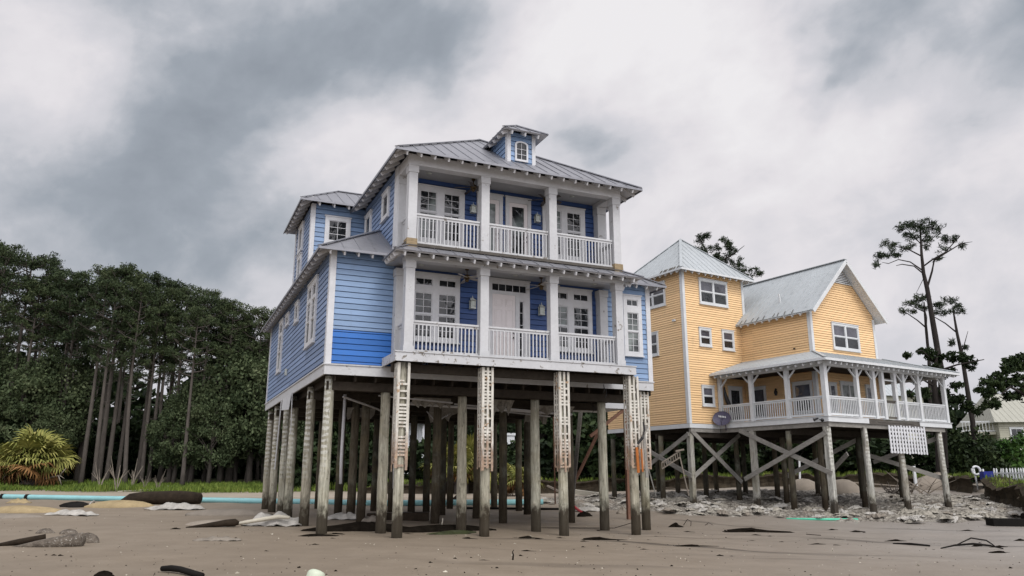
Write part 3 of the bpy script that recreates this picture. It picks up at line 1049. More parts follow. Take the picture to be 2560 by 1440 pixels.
    rafters(r, (ur - .02, -.25, 8.09), (ur - .02, 1.0, 8.09), (-1, 0, .5), .5, 3, M['trim'])
    # ---- upper deck
    m_ = MB()
    m_.box(.2, 7.88, .16, .20, 8.385, 8.53)
    m_.box(.2, 7.88, .202, WF - .03, 8.40, 8.50)
    m_.box(.24, 7.83, .10, .155, 8.42, 8.46)
    m_.box(.2, .24, .21, WF - .03, 8.505, 8.56)
    dk2 = m_.build('upper_deck', M['rot'], H)
    for u in (.395, 7.68):
        MB().box(u - .165, u + .165, .115, .465, 8.37, 8.66).build('newel_block', M['raw'], H)
    for k, u in enumerate(US):
        column(H, u, .30, 8.662 if k in (0, 3) else 8.44, 11.05, mat=M['peel'])
    m_ = MB()
    m_.box(.22, 7.85, .14, .46, 11.052, 11.40)
    m_.box(.22, .54, .462, WF - .03, 11.052, 11.40)
    m_.box(7.53, 7.85, .462, WF - .03, 11.052, 11.40)
    m_.build('porch_beam', M['trim'], H)
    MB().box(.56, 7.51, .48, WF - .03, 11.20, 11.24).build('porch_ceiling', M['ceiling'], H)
    for i in range(3):
        railing(H, (US[i] + .15, .29, 8.49), (US[i + 1] - .15, .29, 8.49), 1.0, .122, M['peel_heavy'] if i == 1 else M['peel'], balmat=M['peel'])
    railing(H, (7.70, .45, 8.49), (7.70, 1.2, 8.49), 1.0, .122, M['peel'], single=False)
    railing(H, (.395, .45, 8.49), (.395, 1.2, 8.49), 1.0, .122, M['peel'], single=False)
    # ---- upper walls
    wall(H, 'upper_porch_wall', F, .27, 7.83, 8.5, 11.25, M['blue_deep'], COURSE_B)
    UL, UR = Pleft(.25), Pright(7.85)
    wall(H, 'upper_side_wall', UL, WF + .02, 9.6, 8.4, 11.42, M['blue_side'], COURSE_B)
    wall(H, 'upper_side_wall', UR, WF + .02, 9.6, 8.4, 11.42, M['blue_side'], COURSE_B)
    board('corner_board', (.19, .25, WF - .32, WF + .10, 8.42, 11.42))
    board('corner_board', (7.85, 7.91, WF - .32, WF + .10, 8.42, 11.42))
    MB().box(.2, 7.9, 9.55, 9.65, 8.4, 11.4).build('upper_rear_wall', M['blue_side'], H)
    window(H, F, *pair(1.02, 1.59, 1.84, 2.40, .88, 2.57, 9.03, 10.95, 10.07, 10.79, None, [M['glass_blind'], M['glass']], [M['glass_blind'], M['glass']]))
    window(H, F, *pair(5.64, 6.21, 6.44, 6.99, 5.48, 7.17, 9.03, 10.95, 10.07, 10.79, None, [M['glass_blind'], M['glass']], [M['glass_pale'], M['glass']]))
    for (a0, a1) in ((3.02, 3.96), (4.07, 5.03)):
        window(H, F, a0, a1, 8.5, 11.0, [(a0 + .13, a1 - .13, 8.52, 10.83, 1, 1, M['under'])], name='door_surround', sill=False)
        door(F, a0 + .14, a1 - .14, 8.53, 10.82, [], (a0 + .24, a1 - .27, 8.8, 10.68))
    for u in (2.86, 5.25):
        lantern(H, F, u, 10.22, 10.60)
    fan(H, 2.65, .88, 11.20, M['fanblade_dark'], .4)
    fan(H, 5.32, .88, 11.20, M['fanblade_dark'], .1)
    for u in (1.25, 6.5):
        MB().tube([(u - .1, 1.0, 11.199), (u - .1, 1.0, 11.185)], [.09, .085], 12).build('ceiling_light', M['lampmetal'], H, True)
    window(H, UL, 2.33, 3.22, 10.05, 11.03, [(2.47, 3.08, 10.18, 10.9, 1, 1)])
    window(H, UL, 4.80, 5.72, 9.95, 11.02, [(4.95, 5.57, 10.08, 10.9, 1, 1)])
    # ---- rear block rising behind the left wing
    RF = Pfront(6.0)
    wall(H, 'rear_block_wall', RF, -1.69, .25, 8.6, 11.42, M['blue'], COURSE_B)
    wall(H, 'rear_block_wall', Lf, 6.02, 9.75, 8.46, 11.42, M['blue_side'], COURSE_B)
    MB().box(-1.7, .2, 9.70, 9.8, 8.4, 11.4).build('rear_block_wall', M['blue_side'], H)
    board('corner_board', (-1.75, -1.60, 5.945, 6.0, 8.63, 11.4), (-1.76, -1.70, 6.002, 6.13, 8.63, 11.4))
    board('corner_board', (-1.76, -1.70, 9.62, 9.8, 8.63, 11.4))
    window(H, RF, -1.24, -.30, 9.93, 10.97, [(-1.10, -.44, 10.06, 10.84, 2, 3)])
    window(H, Lf, 7.72, 8.80, 10.12, 11.22, [(7.9, 8.62, 10.25, 11.08, 1, 1)])
    window(H, Lf, 7.74, 8.68, 9.0, 9.95, [(7.9, 8.52, 9.1, 9.83, 1, 1)])
    m_ = MB()
    za, zr = 11.40, 12.66
    roof_plane(m_, [(-2.2, 5.5, za), (-.15, 5.5, za), (1.78, 7.75, zr), (-.53, 7.75, zr)], 0, .44)
    roof_plane(m_, [(-2.2, 10.0, za), (-2.2, 5.5, za), (-.53, 7.75, zr)], 0, .44)
    roof_plane(m_, [(-.15, 10.0, za), (-2.2, 10.0, za), (-.53, 7.75, zr), (1.78, 7.75, zr)], 0, .44)
    ridge_cap(m_, (-2.2, 5.5, za), (-.53, 7.75, zr), .12)
    ridge_cap(m_, (-.53, 7.75, zr), (1.78, 7.75, zr), .12)
    m_.box(-2.2, -.2, 5.475, 5.499, za - .07, za)
    m_.box(-2.225, -2.2, 5.5, 10.0, za - .07, za)
    r = m_.build('rear_block_roof', M['roof_b'], H)
    m_ = MB()
    m_.slab([(-2.16, 5.54, za - .03), (.2, 5.54, za - .03), (.2, 6.0, za + .2), (-1.7, 6.0, za + .2)], .02)
    m_.slab([(-2.16, 9.96, za - .03), (-2.16, 5.54, za - .03), (-1.7, 6.0, za + .3), (-1.7, 9.5, za + .3)], .02)
    m_.build('soffit', M['soffit'], r)
    rafters(r, (-1.8, 5.52, za - .05), (-.2, 5.52, za - .05), (0, 1, .56), .5, 3, M['trim'])
    rafters(r, (-2.18, 5.7, za - .05), (-2.18, 9.9, za - .05), (1, 0, .7), .5, 8, M['soffit'])
    # ---- main hip roof
    m_ = MB()
    E0, E1, G0, G1, ze = -.32, 8.38, -.42, 10.1, 11.29
    hw = (E1 - E0) / 2
    uc = (E0 + E1) / 2
    zp = ze + hw * .65
    A_, B_ = (uc, G0 + hw, zp), (uc, G1 - hw, zp)
    roof_plane(m_, [(E0, G0, ze), (E1, G0, ze), A_], 0, .44)
    roof_plane(m_, [(E0, G1, ze), (E0, G0, ze), A_, B_], 0, .44)
    roof_plane(m_, [(E1, G0, ze), (E1, G1, ze), B_, A_], 0, .44)
    roof_plane(m_, [(E1, G1, ze), (E0, G1, ze), B_], 0, .44)
    for p, q in (((E0, G0, ze), A_), ((E1, G0, ze), A_), (A_, B_)):
        ridge_cap(m_, p, q)
    m_.box(E0, E1, G0 - .025, G0 - .001, ze - .075, ze)
    m_.box(E0 - .025, E0 - .001, G0, G1, ze - .075, ze)
    m_.box(E1 + .001, E1 + .025, G0, G1, ze - .075, ze)
    r = m_.build('main_roof', M['roof_b'], H)
    m_ = MB()
    k = .5
    m_.slab([(E0 + .04, G0 + .04, ze - .03), (E1 - .04, G0 + .04, ze - .03), (E1 - k, G0 + k, ze + .27), (E0 + k, G0 + k, ze + .27)], .02)
    m_.slab([(E0 + .04, G1, ze - .03), (E0 + .04, G0 + .04, ze - .03), (E0 + k, G0 + k, ze + .27), (E0 + k, G1, ze + .27)], .02)
    m_.slab([(E1 - .04, G1, ze - .03), (E1 - .04, G0 + .04, ze - .03), (E1 - k, G0 + k, ze + .27), (E1 - k, G1, ze + .27)], .02)
    m_.build('soffit', M['soffit'], r)
    rafters(r, (E0 + .12, G0 + .02, ze - .045), (E1 - .12, G0 + .02, ze - .045), (0, 1, .65), .55, 19, M['trim'])
    rafters(r, (E0 + .02, G0 + .15, ze - .045), (E0 + .02, 5.6, ze - .045), (1, 0, .65), .55, 11, M['soffit'])
    rafters(r, (E1 - .02, G0 + .15, ze - .045), (E1 - .02, 3.0, ze - .045), (-1, 0, .65), .55, 6, M['soffit'])
    # ---- dormer
    DF = Pfront(.55)
    rz = lambda w: ze + .65 * (w - G0)
    m_ = MB()
    lap(m_, DF, 11.88, 12.97, lambda z: (3.75, 4.70), COURSE_B)
    back = lambda z: max(.6, (z - ze) / .65 + G0 + .05)
    lap(m_, Pleft(3.75), 11.9, 12.97, lambda z: (.56, back(z)), COURSE_B)
    lap(m_, Pright(4.70), 11.9, 12.97, lambda z: (.56, back(z)), COURSE_B)
    D = raw('dormer', m_.v, m_.f, M['blue'], H)
    m_ = MB()
    for u0, u1 in ((3.70, 3.83), (4.62, 4.75)):
        m_.box(u0, u1, .495, .55, 11.84, 12.98)
    m_.box(3.695, 3.749, .552, .66, 11.90, 12.98)
    m_.box(4.701, 4.755, .552, .66, 11.90, 12.98)
    m_.build('corner_board', M['trim'], D)
    m_ = MB()
    d0, d1, g0, zd = 3.40, 5.05, .12, 12.90
    dc, dh = (d0 + d1) / 2, (d1 - d0) / 2
    zt = zd + dh * .65
    wb = lambda z: (z - ze) / .65 + G0
    roof_plane(m_, [(d0, g0, zd), (d1, g0, zd), (dc, g0 + dh, zt)], 0, .4, .03)
    roof_plane(m_, [(d0, wb(zd), zd), (d0, g0, zd), (dc, g0 + dh, zt), (dc, wb(zt), zt)], 0, .4, .03)
    roof_plane(m_, [(d1, g0, zd), (d1, wb(zd), zd), (dc, wb(zt), zt), (dc, g0 + dh, zt)], 0, .4, .03)
    ridge_cap(m_, (d0, g0, zd), (dc, g0 + dh, zt), .1)
    ridge_cap(m_, (d1, g0, zd), (dc, g0 + dh, zt), .1)
    m_.build('roof', M['roof_b'], D)
    m_ = MB()
    m_.slab([(d0 + .03, g0 + .03, zd - .02), (d1 - .03, g0 + .03, zd - .02), (d1 - .4, .54, zd + .16), (d0 + .4, .54, zd + .16)], .015)
    m_.slab([(d0 + .03, wb(zd), zd - .02), (d0 + .03, g0 + .03, zd - .02), (d0 + .4, .54, zd + .18), (d0 + .4, wb(zd), zd + .18)], .015)
    m_.slab([(d1 - .03, wb(zd), zd - .02), (d1 - .03, g0 + .03, zd - .02), (d1 - .4, .54, zd + .18), (d1 - .4, wb(zd), zd + .18)], .015)
    m_.build('soffit', M['soffit'], D)
    rafters(D, (d0 + .1, g0 + .02, zd - .03), (d1 - .1, g0 + .02, zd - .03), (0, 1, .6), .42, 3, M['trim'])
    rafters(D, (d0 + .02, g0 + .05, zd - .03), (d0 + .02, 1.7, zd - .03), (1, 0, .6), .38, 4, M['soffit'])
    # arched window in the dormer
    def arch(a0, a1, z0, zs, rise, n=10):
        pts = [(a0, z0), (a1, z0)]
        for i in range(n + 1):
            t = math.pi * i / n
            pts.append(((a0 + a1) / 2 + (a1 - a0) / 2 * math.cos(t), zs + rise * math.sin(t)))
        return pts
    def prism(m_, pts, o0, o1, P):
        m_.face([P(a, o1, z) for a, z in pts])
        m_.face([P(a, o0, z) for a, z in reversed(pts)])
        for i in range(len(pts)):
            p, q = pts[i], pts[(i + 1) % len(pts)]
            m_.face([P(p[0], o1, p[1]), P(p[0], o0, p[1]), P(q[0], o0, q[1]), P(q[0], o1, q[1])])
    out_ = arch(3.98, 4.46, 11.94, 12.55, .12)
    in_ = arch(4.04, 4.40, 12.01, 12.53, .085)
    m_ = MB()
    N_ = len(out_)
    for i in range(N_):
        j = (i + 1) % N_
        quad = [out_[i], out_[j], in_[j], in_[i]]
        prism(m_, quad, .02, .085, DF)
    m_.box(4.212, 4.228, .05, .066, 12.012, 12.60, DF)
    for z in (12.19, 12.38):
        m_.box(4.045, 4.395, .0505, .0665, z - .008, z + .008, DF)
    m_.build('arched_window', M['trim'], D)
    m_ = MB()
    prism(m_, in_, .03, .045, DF)
    m_.build('pane', M['glass'], D)
    # ---- piles
    rows = [(-1.48, 2.0, 1), (-1.48, 5.2, 1), (-1.48, 8.8, 1), (-1.48, 10.5, 1), (-1.48, 13.3, 1), (-1.48, 15.7, 1),
            (.26, 2.0, 0), (2.88, 2.2, 0), (5.48, 2.2, 0), (8.06, 2.2, 0),
            (.70, 6.5, 0), (.73, 8.3, 0), (.70, 10.4, 0), (.84, 15.6, 0), (2.95, 13.6, 0), (3.48, 12.7, 0), (4.4, 12.7, 0), (5.1, 12.75, 0),
            (3.28, 6.0, 0), (5.15, 10.7, 0), (7.08, 15.2, 0), (5.9, 8.6, 0), (9.45, 15.3, 0), (5.9, 5.9, 0), (8.9, 10.2, 0), (8.5, 8.6, 0),
            (9.5, 12.4, 0), (8.65, 5.7, 0), (9.55, 8.0, 0)]
    for u, w, k in rows:
        pile(H, u, w, gz_house(BW, u, w) - .4, 4.42 if k == 0 else 4.58, M['pile_l'] if k else (M['pile'] if w < 3 else M['pile_shade']), .155, (R.uniform(-.03, .03), R.uniform(-.03, .03)))
    # posts along the front with the remains of lattice nailed round them
    for n_, (u, w, zt_) in enumerate(((.27, .26, 4.87), (2.89, .26, 4.87), (5.49, .26, 4.87), (8.07, .26, 4.87), (9.52, 1.85, 4.57))):
        p = pile(H, u, w, gz_house(BW, u, w) - .4, zt_, M['pile'], .145)
        rg = random.Random(50 + n_)
        m_ = MB()
        s = .165
        zl = 1.80
        for face in range(3):
            ax = [Pfront(w - s), Pleft(u - s), Pright(u + s)][face]
            c = u if face == 0 else w
            for off in (-.145, .0, .145):
                if n_ == 0 and off == 0 and face == 0: continue
                z_ = zl + rg.uniform(-.05, .18)
                m_.box(c + off - .034, c + off + .034, .012, .026, z_, zt_ - .02, ax)
            z_ = zl + .1
            while z_ < zt_ - .1:
                if rg.random() > (.20 if n_ else .45):
                    m_.box(c - .168, c + .168 - (rg.uniform(0, .2) if rg.random() < .25 else 0), .0, .0115, z_, z_ + rg.uniform(.045, .065), ax)
                z_ += .100
        m_.build('lattice_cover', M['lattice'], p)
    # torn orange boards on the right hand posts
    m_ = MB()
    m_.beam((8.06, -.02, 1.75), (8.03, -.02, 2.55), .09, .03, (0, 1, 0))
    m_.beam((8.22, -.02, 1.78), (8.2, -.02, 2.5), .05, .03, (0, 1, 0))
    m_.build('torn_board', M['rust_wood'], H)
    m_ = MB()
    m_.tube([(8.05, -.06, 2.65), (8.2, -.12, 2.85), (8.3, -.1, 3.1), (8.28, -.08, 3.35)], [.04, .05, .035, .03], 7)
    m_.build('torn_sheathing', M['black'], H)
    m_ = MB()
    m_.beam((8.46, .1, 1.6), (8.40, .1, 3.0), .10, .03, (0, 1, 0))
    m_.beam((8.40, .1, 3.0), (8.52, .1, 3.25), .12, .03, (0, 1, 0))
    m_.build('loose_board', M['beamwood'], H)
    for b_ in (((-1.80, 7.6, 4.1), (-1.80, 9.7, 4.62)),):
        m_ = MB()
        m_.face([(-1.80, 7.45, 4.58), (-1.80, 9.7, 4.58), (-1.84, 9.6, 4.12), (-1.84, 7.6, 4.0)])
        m_.face([(-1.82, 7.45, 4.58), (-1.82, 9.7, 4.58), (-1.86, 9.6, 4.12), (-1.86, 7.6, 4.0)])
        m_.beam((-1.86, 9.75, 4.58), (-1.9, 10.0, 1.9), .12, .025, (1, 0, 0))
        m_.beam((-1.86, 7.0, 4.55), (-1.83, 6.9, 3.1), .05, .02, (1, 0, 0))
        m_.build('loose_board', M['peel'], H)
    m_ = MB()                                        # cables hanging from the floor
    m_.tube([(-1.2, 3.6, 4.4), (-1.22, 3.7, 3.6), (-1.05, 3.8, 3.3), (-1.0, 3.7, 3.0), (-1.25, 3.6, 2.8), (-1.3, 3.6, 2.6)], .018, 5)
    m_.tube([(7.7, 1.4, 4.7), (7.62, 1.2, 4.5), (7.5, 1.1, 4.38)], .014, 5)
    m_.tube([(7.8, 1.4, 4.55), (7.7, 1.2, 4.35), (7.58, 1.1, 4.22)], .014, 5)
    m_.tube([(7.85, 2.6, 4.3), (7.9, 2.4, 3.95), (7.75, 2.3, 3.8)], .014, 5)
    m_.build('hanging_cable', M['black'], H, True)
    # torn insulation, ducts and battens hanging from the floor
    rg = random.Random(77)
    for (u, w, du, dw, dz) in ((1.6, 3.4, 1.3, .5, .35), (4.2, 3.0, .9, .7, .5), (6.6, 4.4, 1.6, .5, .3), (3.2, 6.6, 1.2, .8, .6), (7.4, 7.0, 1.0, .7, .5), (.4, 8.2, 1.1, .6, .45)):
        m_ = MB()
        n_ = 9
        top = [(u + du * i / n_, w + rg.uniform(-.05, .05), 4.20) for i in range(n_ + 1)]
        bot = [(p[0] + rg.uniform(-.05, .05), p[1] + dw * .4 + rg.uniform(-.15, .15), 4.16 - dz * rg.uniform(.25, 1.0)) for p in top]
        for i in range(n_):
            m_.face([top[i], top[i + 1], bot[i + 1], bot[i]])
            m_.face([(q[0], q[1] + .02, q[2]) for q in (bot[i], bot[i + 1], top[i + 1], top[i])])
        m_.build('hanging_insulation', M['beamwood'], H)
    for (p, q) in (((.2, 2.6, 4.12), (2.9, 3.3, 4.05)), ((3.3, 4.2, 4.1), (6.2, 4.0, 3.95)), ((5.6, 6.2, 4.1), (8.4, 6.9, 4.0))):
        m_ = MB()
        m_.beam(p, q, .09, .04)
        m_.build('loose_batten', M['soffit'], H)
    m_ = MB()
    m_.tube([(2.1, 7.4, 4.3), (2.1, 7.4, 2.4), (2.1, 7.35, 1.2)], .055, 8)
    m_.build('drain_pipe', M['soffit'], H, True)
    m_ = MB()
    m_.tube([(-.5, 4.4, 4.3), (-.52, 4.4, 2.2), (-.5, 4.4, 1.4)], .05, 8)
    m_.build('drain_pipe', M['soffit'], H, True)
    # small landing at the far right side
    m_ = MB()
    m_.box(9.85, 11.6, 6.0, 8.2, 4.35, 4.62)
    l = m_.build('side_landing', M['peel'], H)
    railing(H, (9.9, 6.05, 4.62), (11.55, 6.05, 4.62), .9, .14, M['peel'], single=False)
    m_ = MB()
    m_.beam((11.5, 6.1, gz_house(BW, 11.5, 6.1) - .3), (11.5, 6.1, 4.35), .14, .14)
    m_.beam((9.8, 6.1, 3.2), (11.4, 6.1, 4.3), .09, .12)
    m_.build('landing_post', M['brown_wood'], H)
    return H
blue_house()
# ================================================================== YELLOW HOUSE
def yellow_house():
    H = thing('tower_house', 'yellow clapboard beach house with square tower, steep gable and railed white porch', 'house', YO, YANG)
    Y, T = M['yellow'], M['trim_y']
    z0, zd = 4.10, 4.12
    TF, TL = Pfront(6.2), Pleft(-1.97)
    GF, GL, GR = Pfront(1.95), Pleft(2.0), Pright(6.9)
    # ---- floors
    mb = MB()
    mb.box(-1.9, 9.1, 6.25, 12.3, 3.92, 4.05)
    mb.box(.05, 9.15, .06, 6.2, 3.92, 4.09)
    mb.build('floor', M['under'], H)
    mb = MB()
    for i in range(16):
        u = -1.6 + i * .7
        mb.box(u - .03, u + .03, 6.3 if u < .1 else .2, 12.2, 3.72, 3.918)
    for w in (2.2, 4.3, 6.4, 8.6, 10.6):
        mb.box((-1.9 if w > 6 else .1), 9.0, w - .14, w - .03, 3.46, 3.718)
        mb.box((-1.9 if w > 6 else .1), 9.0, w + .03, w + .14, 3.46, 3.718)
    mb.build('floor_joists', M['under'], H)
    mb = MB()
    mb.box(.02, .16, .02, 6.15, 3.70, 3.898)
    mb.box(.161, 8.75, .03, .17, 3.70, 3.898)
    mb.box(-1.95, .015, 6.16, 6.30, 3.70, 3.88)
    mb.build('girder', M['beamwood'], H)
    for bx_ in (((-2.03, .0, 6.13, 6.17, 3.89, 4.09),), ((-2.03, -1.98, 6.172, 12.4, 3.89, 4.09),), ((-.05, -.002, -.05, 6.12, 3.90, 4.12), (-.08, .15, .152, 6.14, 4.121, 4.15)),
                ((0, 2.74, -.05, -.002, 3.90, 4.12), (-.08, 2.0, -.09, .15, 4.121, 4.15)), ((6.6, 9.25, -.05, -.002, 3.90, 4.12), (6.6, 9.28, -.09, .15, 4.121, 4.15)), ((9.20, 9.25, .0, 5.0, 3.90, 4.12),)):
        mb = MB()
        for q_ in bx_: mb.box(*q_)
        mb.build('skirt_board', T, H)
    mb = MB()
    mb.box(2.742, 6.598, -.03, -.002, 3.88, 4.09)
    mb.box(3.4, 6.1, -.05, -.032, 3.98, 4.05)
    mb.build('bare_rim_board', M['rot'], H)
    MB().box(2.002, 6.598, -.06, .15, 4.121, 4.145).build('deck_edge', M['peel_heavy'], H)
    # ---- walls
    wall(H, 'tower_wall', TF, -1.96, 2.30, 4.1, 11.75, Y, COURSE_Y)
    wall(H, 'tower_wall', TL, 6.22, 10.47, 4.1, 11.75, Y, COURSE_Y)
    wall(H, 'tower_wall', Pright(2.31), 6.22, 10.47, 8.6, 11.75, Y, COURSE_Y)
    wall(H, 'rear_wing_wall', TL, 10.48, 12.4, 4.1, 7.4, Y, COURSE_Y)
    MB().box(-1.9, 2.2, 10.42, 10.5, 4.1, 11.7).build('tower_rear_wall', Y, H)
    wall(H, 'main_side_wall', GL, 1.97, 6.19, 4.1, 9.35, Y, COURSE_Y)
    wall(H, 'main_side_wall', GR, 1.97, 12.0, 4.1, 9.35, Y, COURSE_Y)
    rs, zr, uc = .985, 12.02, 4.45
    half = lambda z: max(.04, min(2.45, (zr - .14 - z) / rs))
    mb = MB()
    lap(mb, GF, 4.1, 11.7, lambda z: (uc - half(z), uc + half(z)), COURSE_Y)
    raw('gable_wall', mb.v, mb.f, Y, H)
    MB().box(2.1, 6.8, 11.9, 12.0, 4.1, 9.3).build('rear_wall', Y, H)
    MB().box(-1.9, 6.8, 12.3, 12.4, 4.1, 7.3).build('rear_wall', Y, H)
    def board(*boxes, name='corner_board', mat=None):
        m_ = MB()
        for b in boxes: m_.box(*b)
        return m_.build(name, mat or T, H)
    board((-2.02, -1.86, 6.145, 6.2, 4.1, 11.72), (-2.025, -1.97, 6.202, 6.33, 4.1, 11.72))
    board((2.2, 2.36, 6.145, 6.2, 9.3, 11.72))
    board((1.95, 2.11, 1.895, 1.95, 4.15, 9.32), (1.945, 2.0, 1.952, 2.08, 4.15, 9.32))
    board((6.79, 6.95, 1.895, 1.95, 4.15, 9.32))
    # ---- windows
    def dh(P, a0, a1, z0_, z1_, n=1, name='window'):
        e = .10
        w_ = (a1 - a0 - e * (n + 1)) / n
        L = []
        for i in range(n):
            x = a0 + e + i * (w_ + e)
            zm = (z0_ + z1_) / 2
            L += [(x, x + w_, zm + .02, z1_ - e, 1, 1, M['glass_y']), (x, x + w_, z0_ + e, zm - .02, 1, 1, M['glass'])]
        return window(H, P, a0, a1, z0_, z1_, L, name, T)
    dh(TF, -.87, 1.13, 10.10, 11.40, 2)
    dh(TF, -1.05, -.22, 7.93, 8.84)
    dh(TF, .55, 1.40, 7.86, 8.86)
    dh(TF, -1.09, -.26, 4.97, 5.95)
    dh(TL, 7.40, 9.3, 10.12, 11.36, 2)
    dh(TL, 8.07, 9.1, 7.63, 8.83)
    dh(GF, 3.50, 5.55, 7.57, 8.85, 2)
    MB().box(6.75, 6.92, .03, .13, 9.17, 9.26, TL).build('wall_vent', T, H)
    MB().box(2.9, 2.98, .03, .08, 7.55, 7.62, GL).build('wall_vent', M['black'], H)
    # porch openings
    dh(GL, 4.85, 5.70, 4.4, 5.95)
    dh(GL, 2.14, 3.22, 4.5, 5.95)
    dh(GF, 2.85, 3.40, 4.5, 5.9)
    dh(GF, 5.63, 6.30, 4.5, 5.95)
    window(H, GF, 3.70, 5.02, 4.16, 6.0, [(3.82, 4.32, 4.3, 5.88, 1, 1, M['glass_pale']), (4.40, 4.90, 4.3, 5.88, 1, 1, M['glass_pale'])], 'double_door', T, sill=False)
    window(H, TF, .75, 1.70, 4.16, 6.0, [(.9, 1.55, 4.3, 5.86, 1, 1, M['glass'])], 'side_door', T, sill=False)
    for w in (4.16,):
        m_ = MB()
        m_.tube([(1.93, w, 5.75), (1.85, w, 5.78), (1.85, w, 5.62), (1.85, w, 5.45)], [.03, .03, .09, .05], 8)
        m_.build('wall_lantern', M['black'], H)
    # ---- louvre in the gable
    m_ = MB()
    zb = 10.92
    tri = [(uc - half(zb) + .02, zb), (uc + half(zb) - .02, zb), (uc, 11.80)]
    m_.face([GF(a, .035, z) for a, z in tri])
    lv = m_.build('gable_vent', M['rot'], H)
    m_ = MB()
    z = zb
    while z < 11.62:
        h = half(z) - .03
        m_.box(uc - h, uc + h, .036, .075, z, z + .045, GF)
        z += .088
    m_.build('slats', T, lv)
    # ---- main roof
    m_ = MB()
    w0, w1 = 1.42, 12.2
    uL, uR = 1.60, 7.30
    zeL = zr - (uc - uL) * rs
    roof_plane(m_, [(uL, w1, zeL), (uL, w0, zeL), (uc, w0, zr), (uc, w1, zr)], 0, .40, .04, .018, .016)
    roof_plane(m_, [(uR, w0, zeL), (uR, w1, zeL), (uc, w1, zr), (uc, w0, zr)], 0, .40, .04, .018, .016)
    ridge_cap(m_, (uc, w0, zr), (uc, w1, zr), .2)
    r = m_.build('main_roof', M['roof_y'], H)
    m_ = MB()
    for s, ue in ((-1, uL), (1, uR)):
        m_.beam((ue, w0 - .02, zeL - .09), (uc, w0 - .02, zr - .09), .035, .17, (0, 0, 1))
        m_.slab([(ue - s * .02, w0, zeL - .06), (ue - s * .02, 1.93, zeL - .06), (uc, 1.93, zr - .06), (uc, w0, zr - .06)], .02)
        m_.slab([(ue - s * .02, 1.93, zeL - .06), (ue - s * .02, w1, zeL - .06), (ue - s * .38, w1, zeL + .31), (ue - s * .38, 1.93, zeL + .31)], .02)
    m_.build('barge_board', T, r)
    m_ = MB()
    k = 0.0
    while k < 2.7:
        u, zz = uR - .1 - k * .71, zeL - .075 + (.1 + k * .71) * rs
        m_.beam((u, w0 + .03, zz - .02), (u, 1.9, zz - .02), .03, .02)
        k += .13
    m_.build('soffit_slats', T, r)
    rafters(r, (uL + .02, 2.0, zeL - .05), (uL + .02, 6.1, zeL - .05), (1, 0, rs), .42, 9, T)
    # torn sheet edges left along the eave
    m_ = MB()
    rg = random.Random(5)
    for i in range(9):
        w = 2.6 + i * .42 + rg.uniform(-.1, .1)
        m_.beam((uL - .02, w, zeL + .02), (uL + .16, w + rg.uniform(-.05, .05), zeL + .22), .035, .012, (0, 0, 1))
    m_.build('torn_flashing', M['rot'], r)
    m_ = MB()
    m_.tube([(2.55, 4.0, 10.05), (2.5, 4.0, 10.55)], .04, 8)
    m_.build('vent_pipe', T, r)
    # ---- tower roof
    m_ = MB()
    a0, a1, b0, b1, ze = -2.43, 2.77, 5.74, 10.94, 11.68
    ap = (.17, 8.34, 14.20)
    for p, q in (((a0, b0), (a1, b0)), ((a0, b1), (a0, b0)), ((a1, b0), (a1, b1)), ((a1, b1), (a0, b1))):
        roof_plane(m_, [(p[0], p[1], ze), (q[0], q[1], ze), ap], 0, .40, .035, .018, .016)
    for p in ((a0, b0), (a1, b0), (a0, b1), (a1, b1)):
        ridge_cap(m_, (p[0], p[1], ze), ap, .14)
    r = m_.build('tower_roof', M['roof_y'], H)
    m_ = MB()
    m_.box(a0, a1, b0 - .025, b0 - .001, ze - .10, ze - .005)
    m_.box(a0 - .025, a0 - .001, b0, b1, ze - .10, ze - .005)
    m_.box(a1 + .001, a1 + .025, b0, b1, ze - .10, ze - .005)
    m_.slab([(a0 + .03, b0 + .03, ze - .05), (a1 - .03, b0 + .03, ze - .05), (a1 - .4, 6.18, ze + .3), (a0 + .4, 6.18, ze + .3)], .02)
    m_.slab([(a0 + .03, b1, ze - .05), (a0 + .03, b0 + .03, ze - .05), (a0 + .44, 6.18, ze + .3), (a0 + .44, b1, ze + .3)], .02)
    m_.slab([(a1 - .03, b1, ze - .05), (a1 - .03, b0 + .03, ze - .05), (a1 - .44, 6.18, ze + .3), (a1 - .44, b1, ze + .3)], .02)
    m_.build('eave_board', T, r)
    rafters(r, (a0 + .15, b0 + .02, ze - .08), (a1 - .15, b0 + .02, ze - .08), (0, 1, .9), .4, 11, T)
    rafters(r, (a0 + .02, b0 + .2, ze - .08), (a0 + .02, 9.2, ze - .08), (1, 0, .9), .4, 8, T)
    m_ = MB()
    for i in range(7):
        w = 6.0 + i * .2 + rg.uniform(-.05, .05)
        m_.beam((a0 - .03, w, ze - .0), (a0 + .14, w + .05, ze + .16), .09, .012, (0, 0, 1))
    m_.build('torn_flashing', M['rot'], r)
    # ---- porch roof
    m_ = MB()
    pe, zt = 6.55, 7.34
    pr = 9.72
    roof_plane(m_, [(-.5, 6.17, pe), (-.5, -.5, pe), (2.0, 1.93, zt), (1.98, 6.17, zt)], 0, .4, .035, .015, .014)
    roof_plane(m_, [(-.5, -.5, pe), (pr, -.5, pe), (7.3, 1.93, zt), (2.0, 1.93, zt)], 0, .4, .035, .015, .014)
    roof_plane(m_, [(pr, -.5, pe), (pr, 5.2, pe), (7.3, 5.2, zt), (7.3, 1.93, zt)], 0, .4, .035, .015, .014)
    m_.slab([(6.93, 1.96, zt - .004), (7.3, 1.96, zt - .004), (7.3, 5.2, zt - .004), (6.93, 5.2, zt - .004)], .03)
    ridge_cap(m_, (-.5, -.5, pe), (2.0, 1.93, zt), .14)
    ridge_cap(m_, (pr, -.5, pe), (7.3, 1.93, zt), .14)
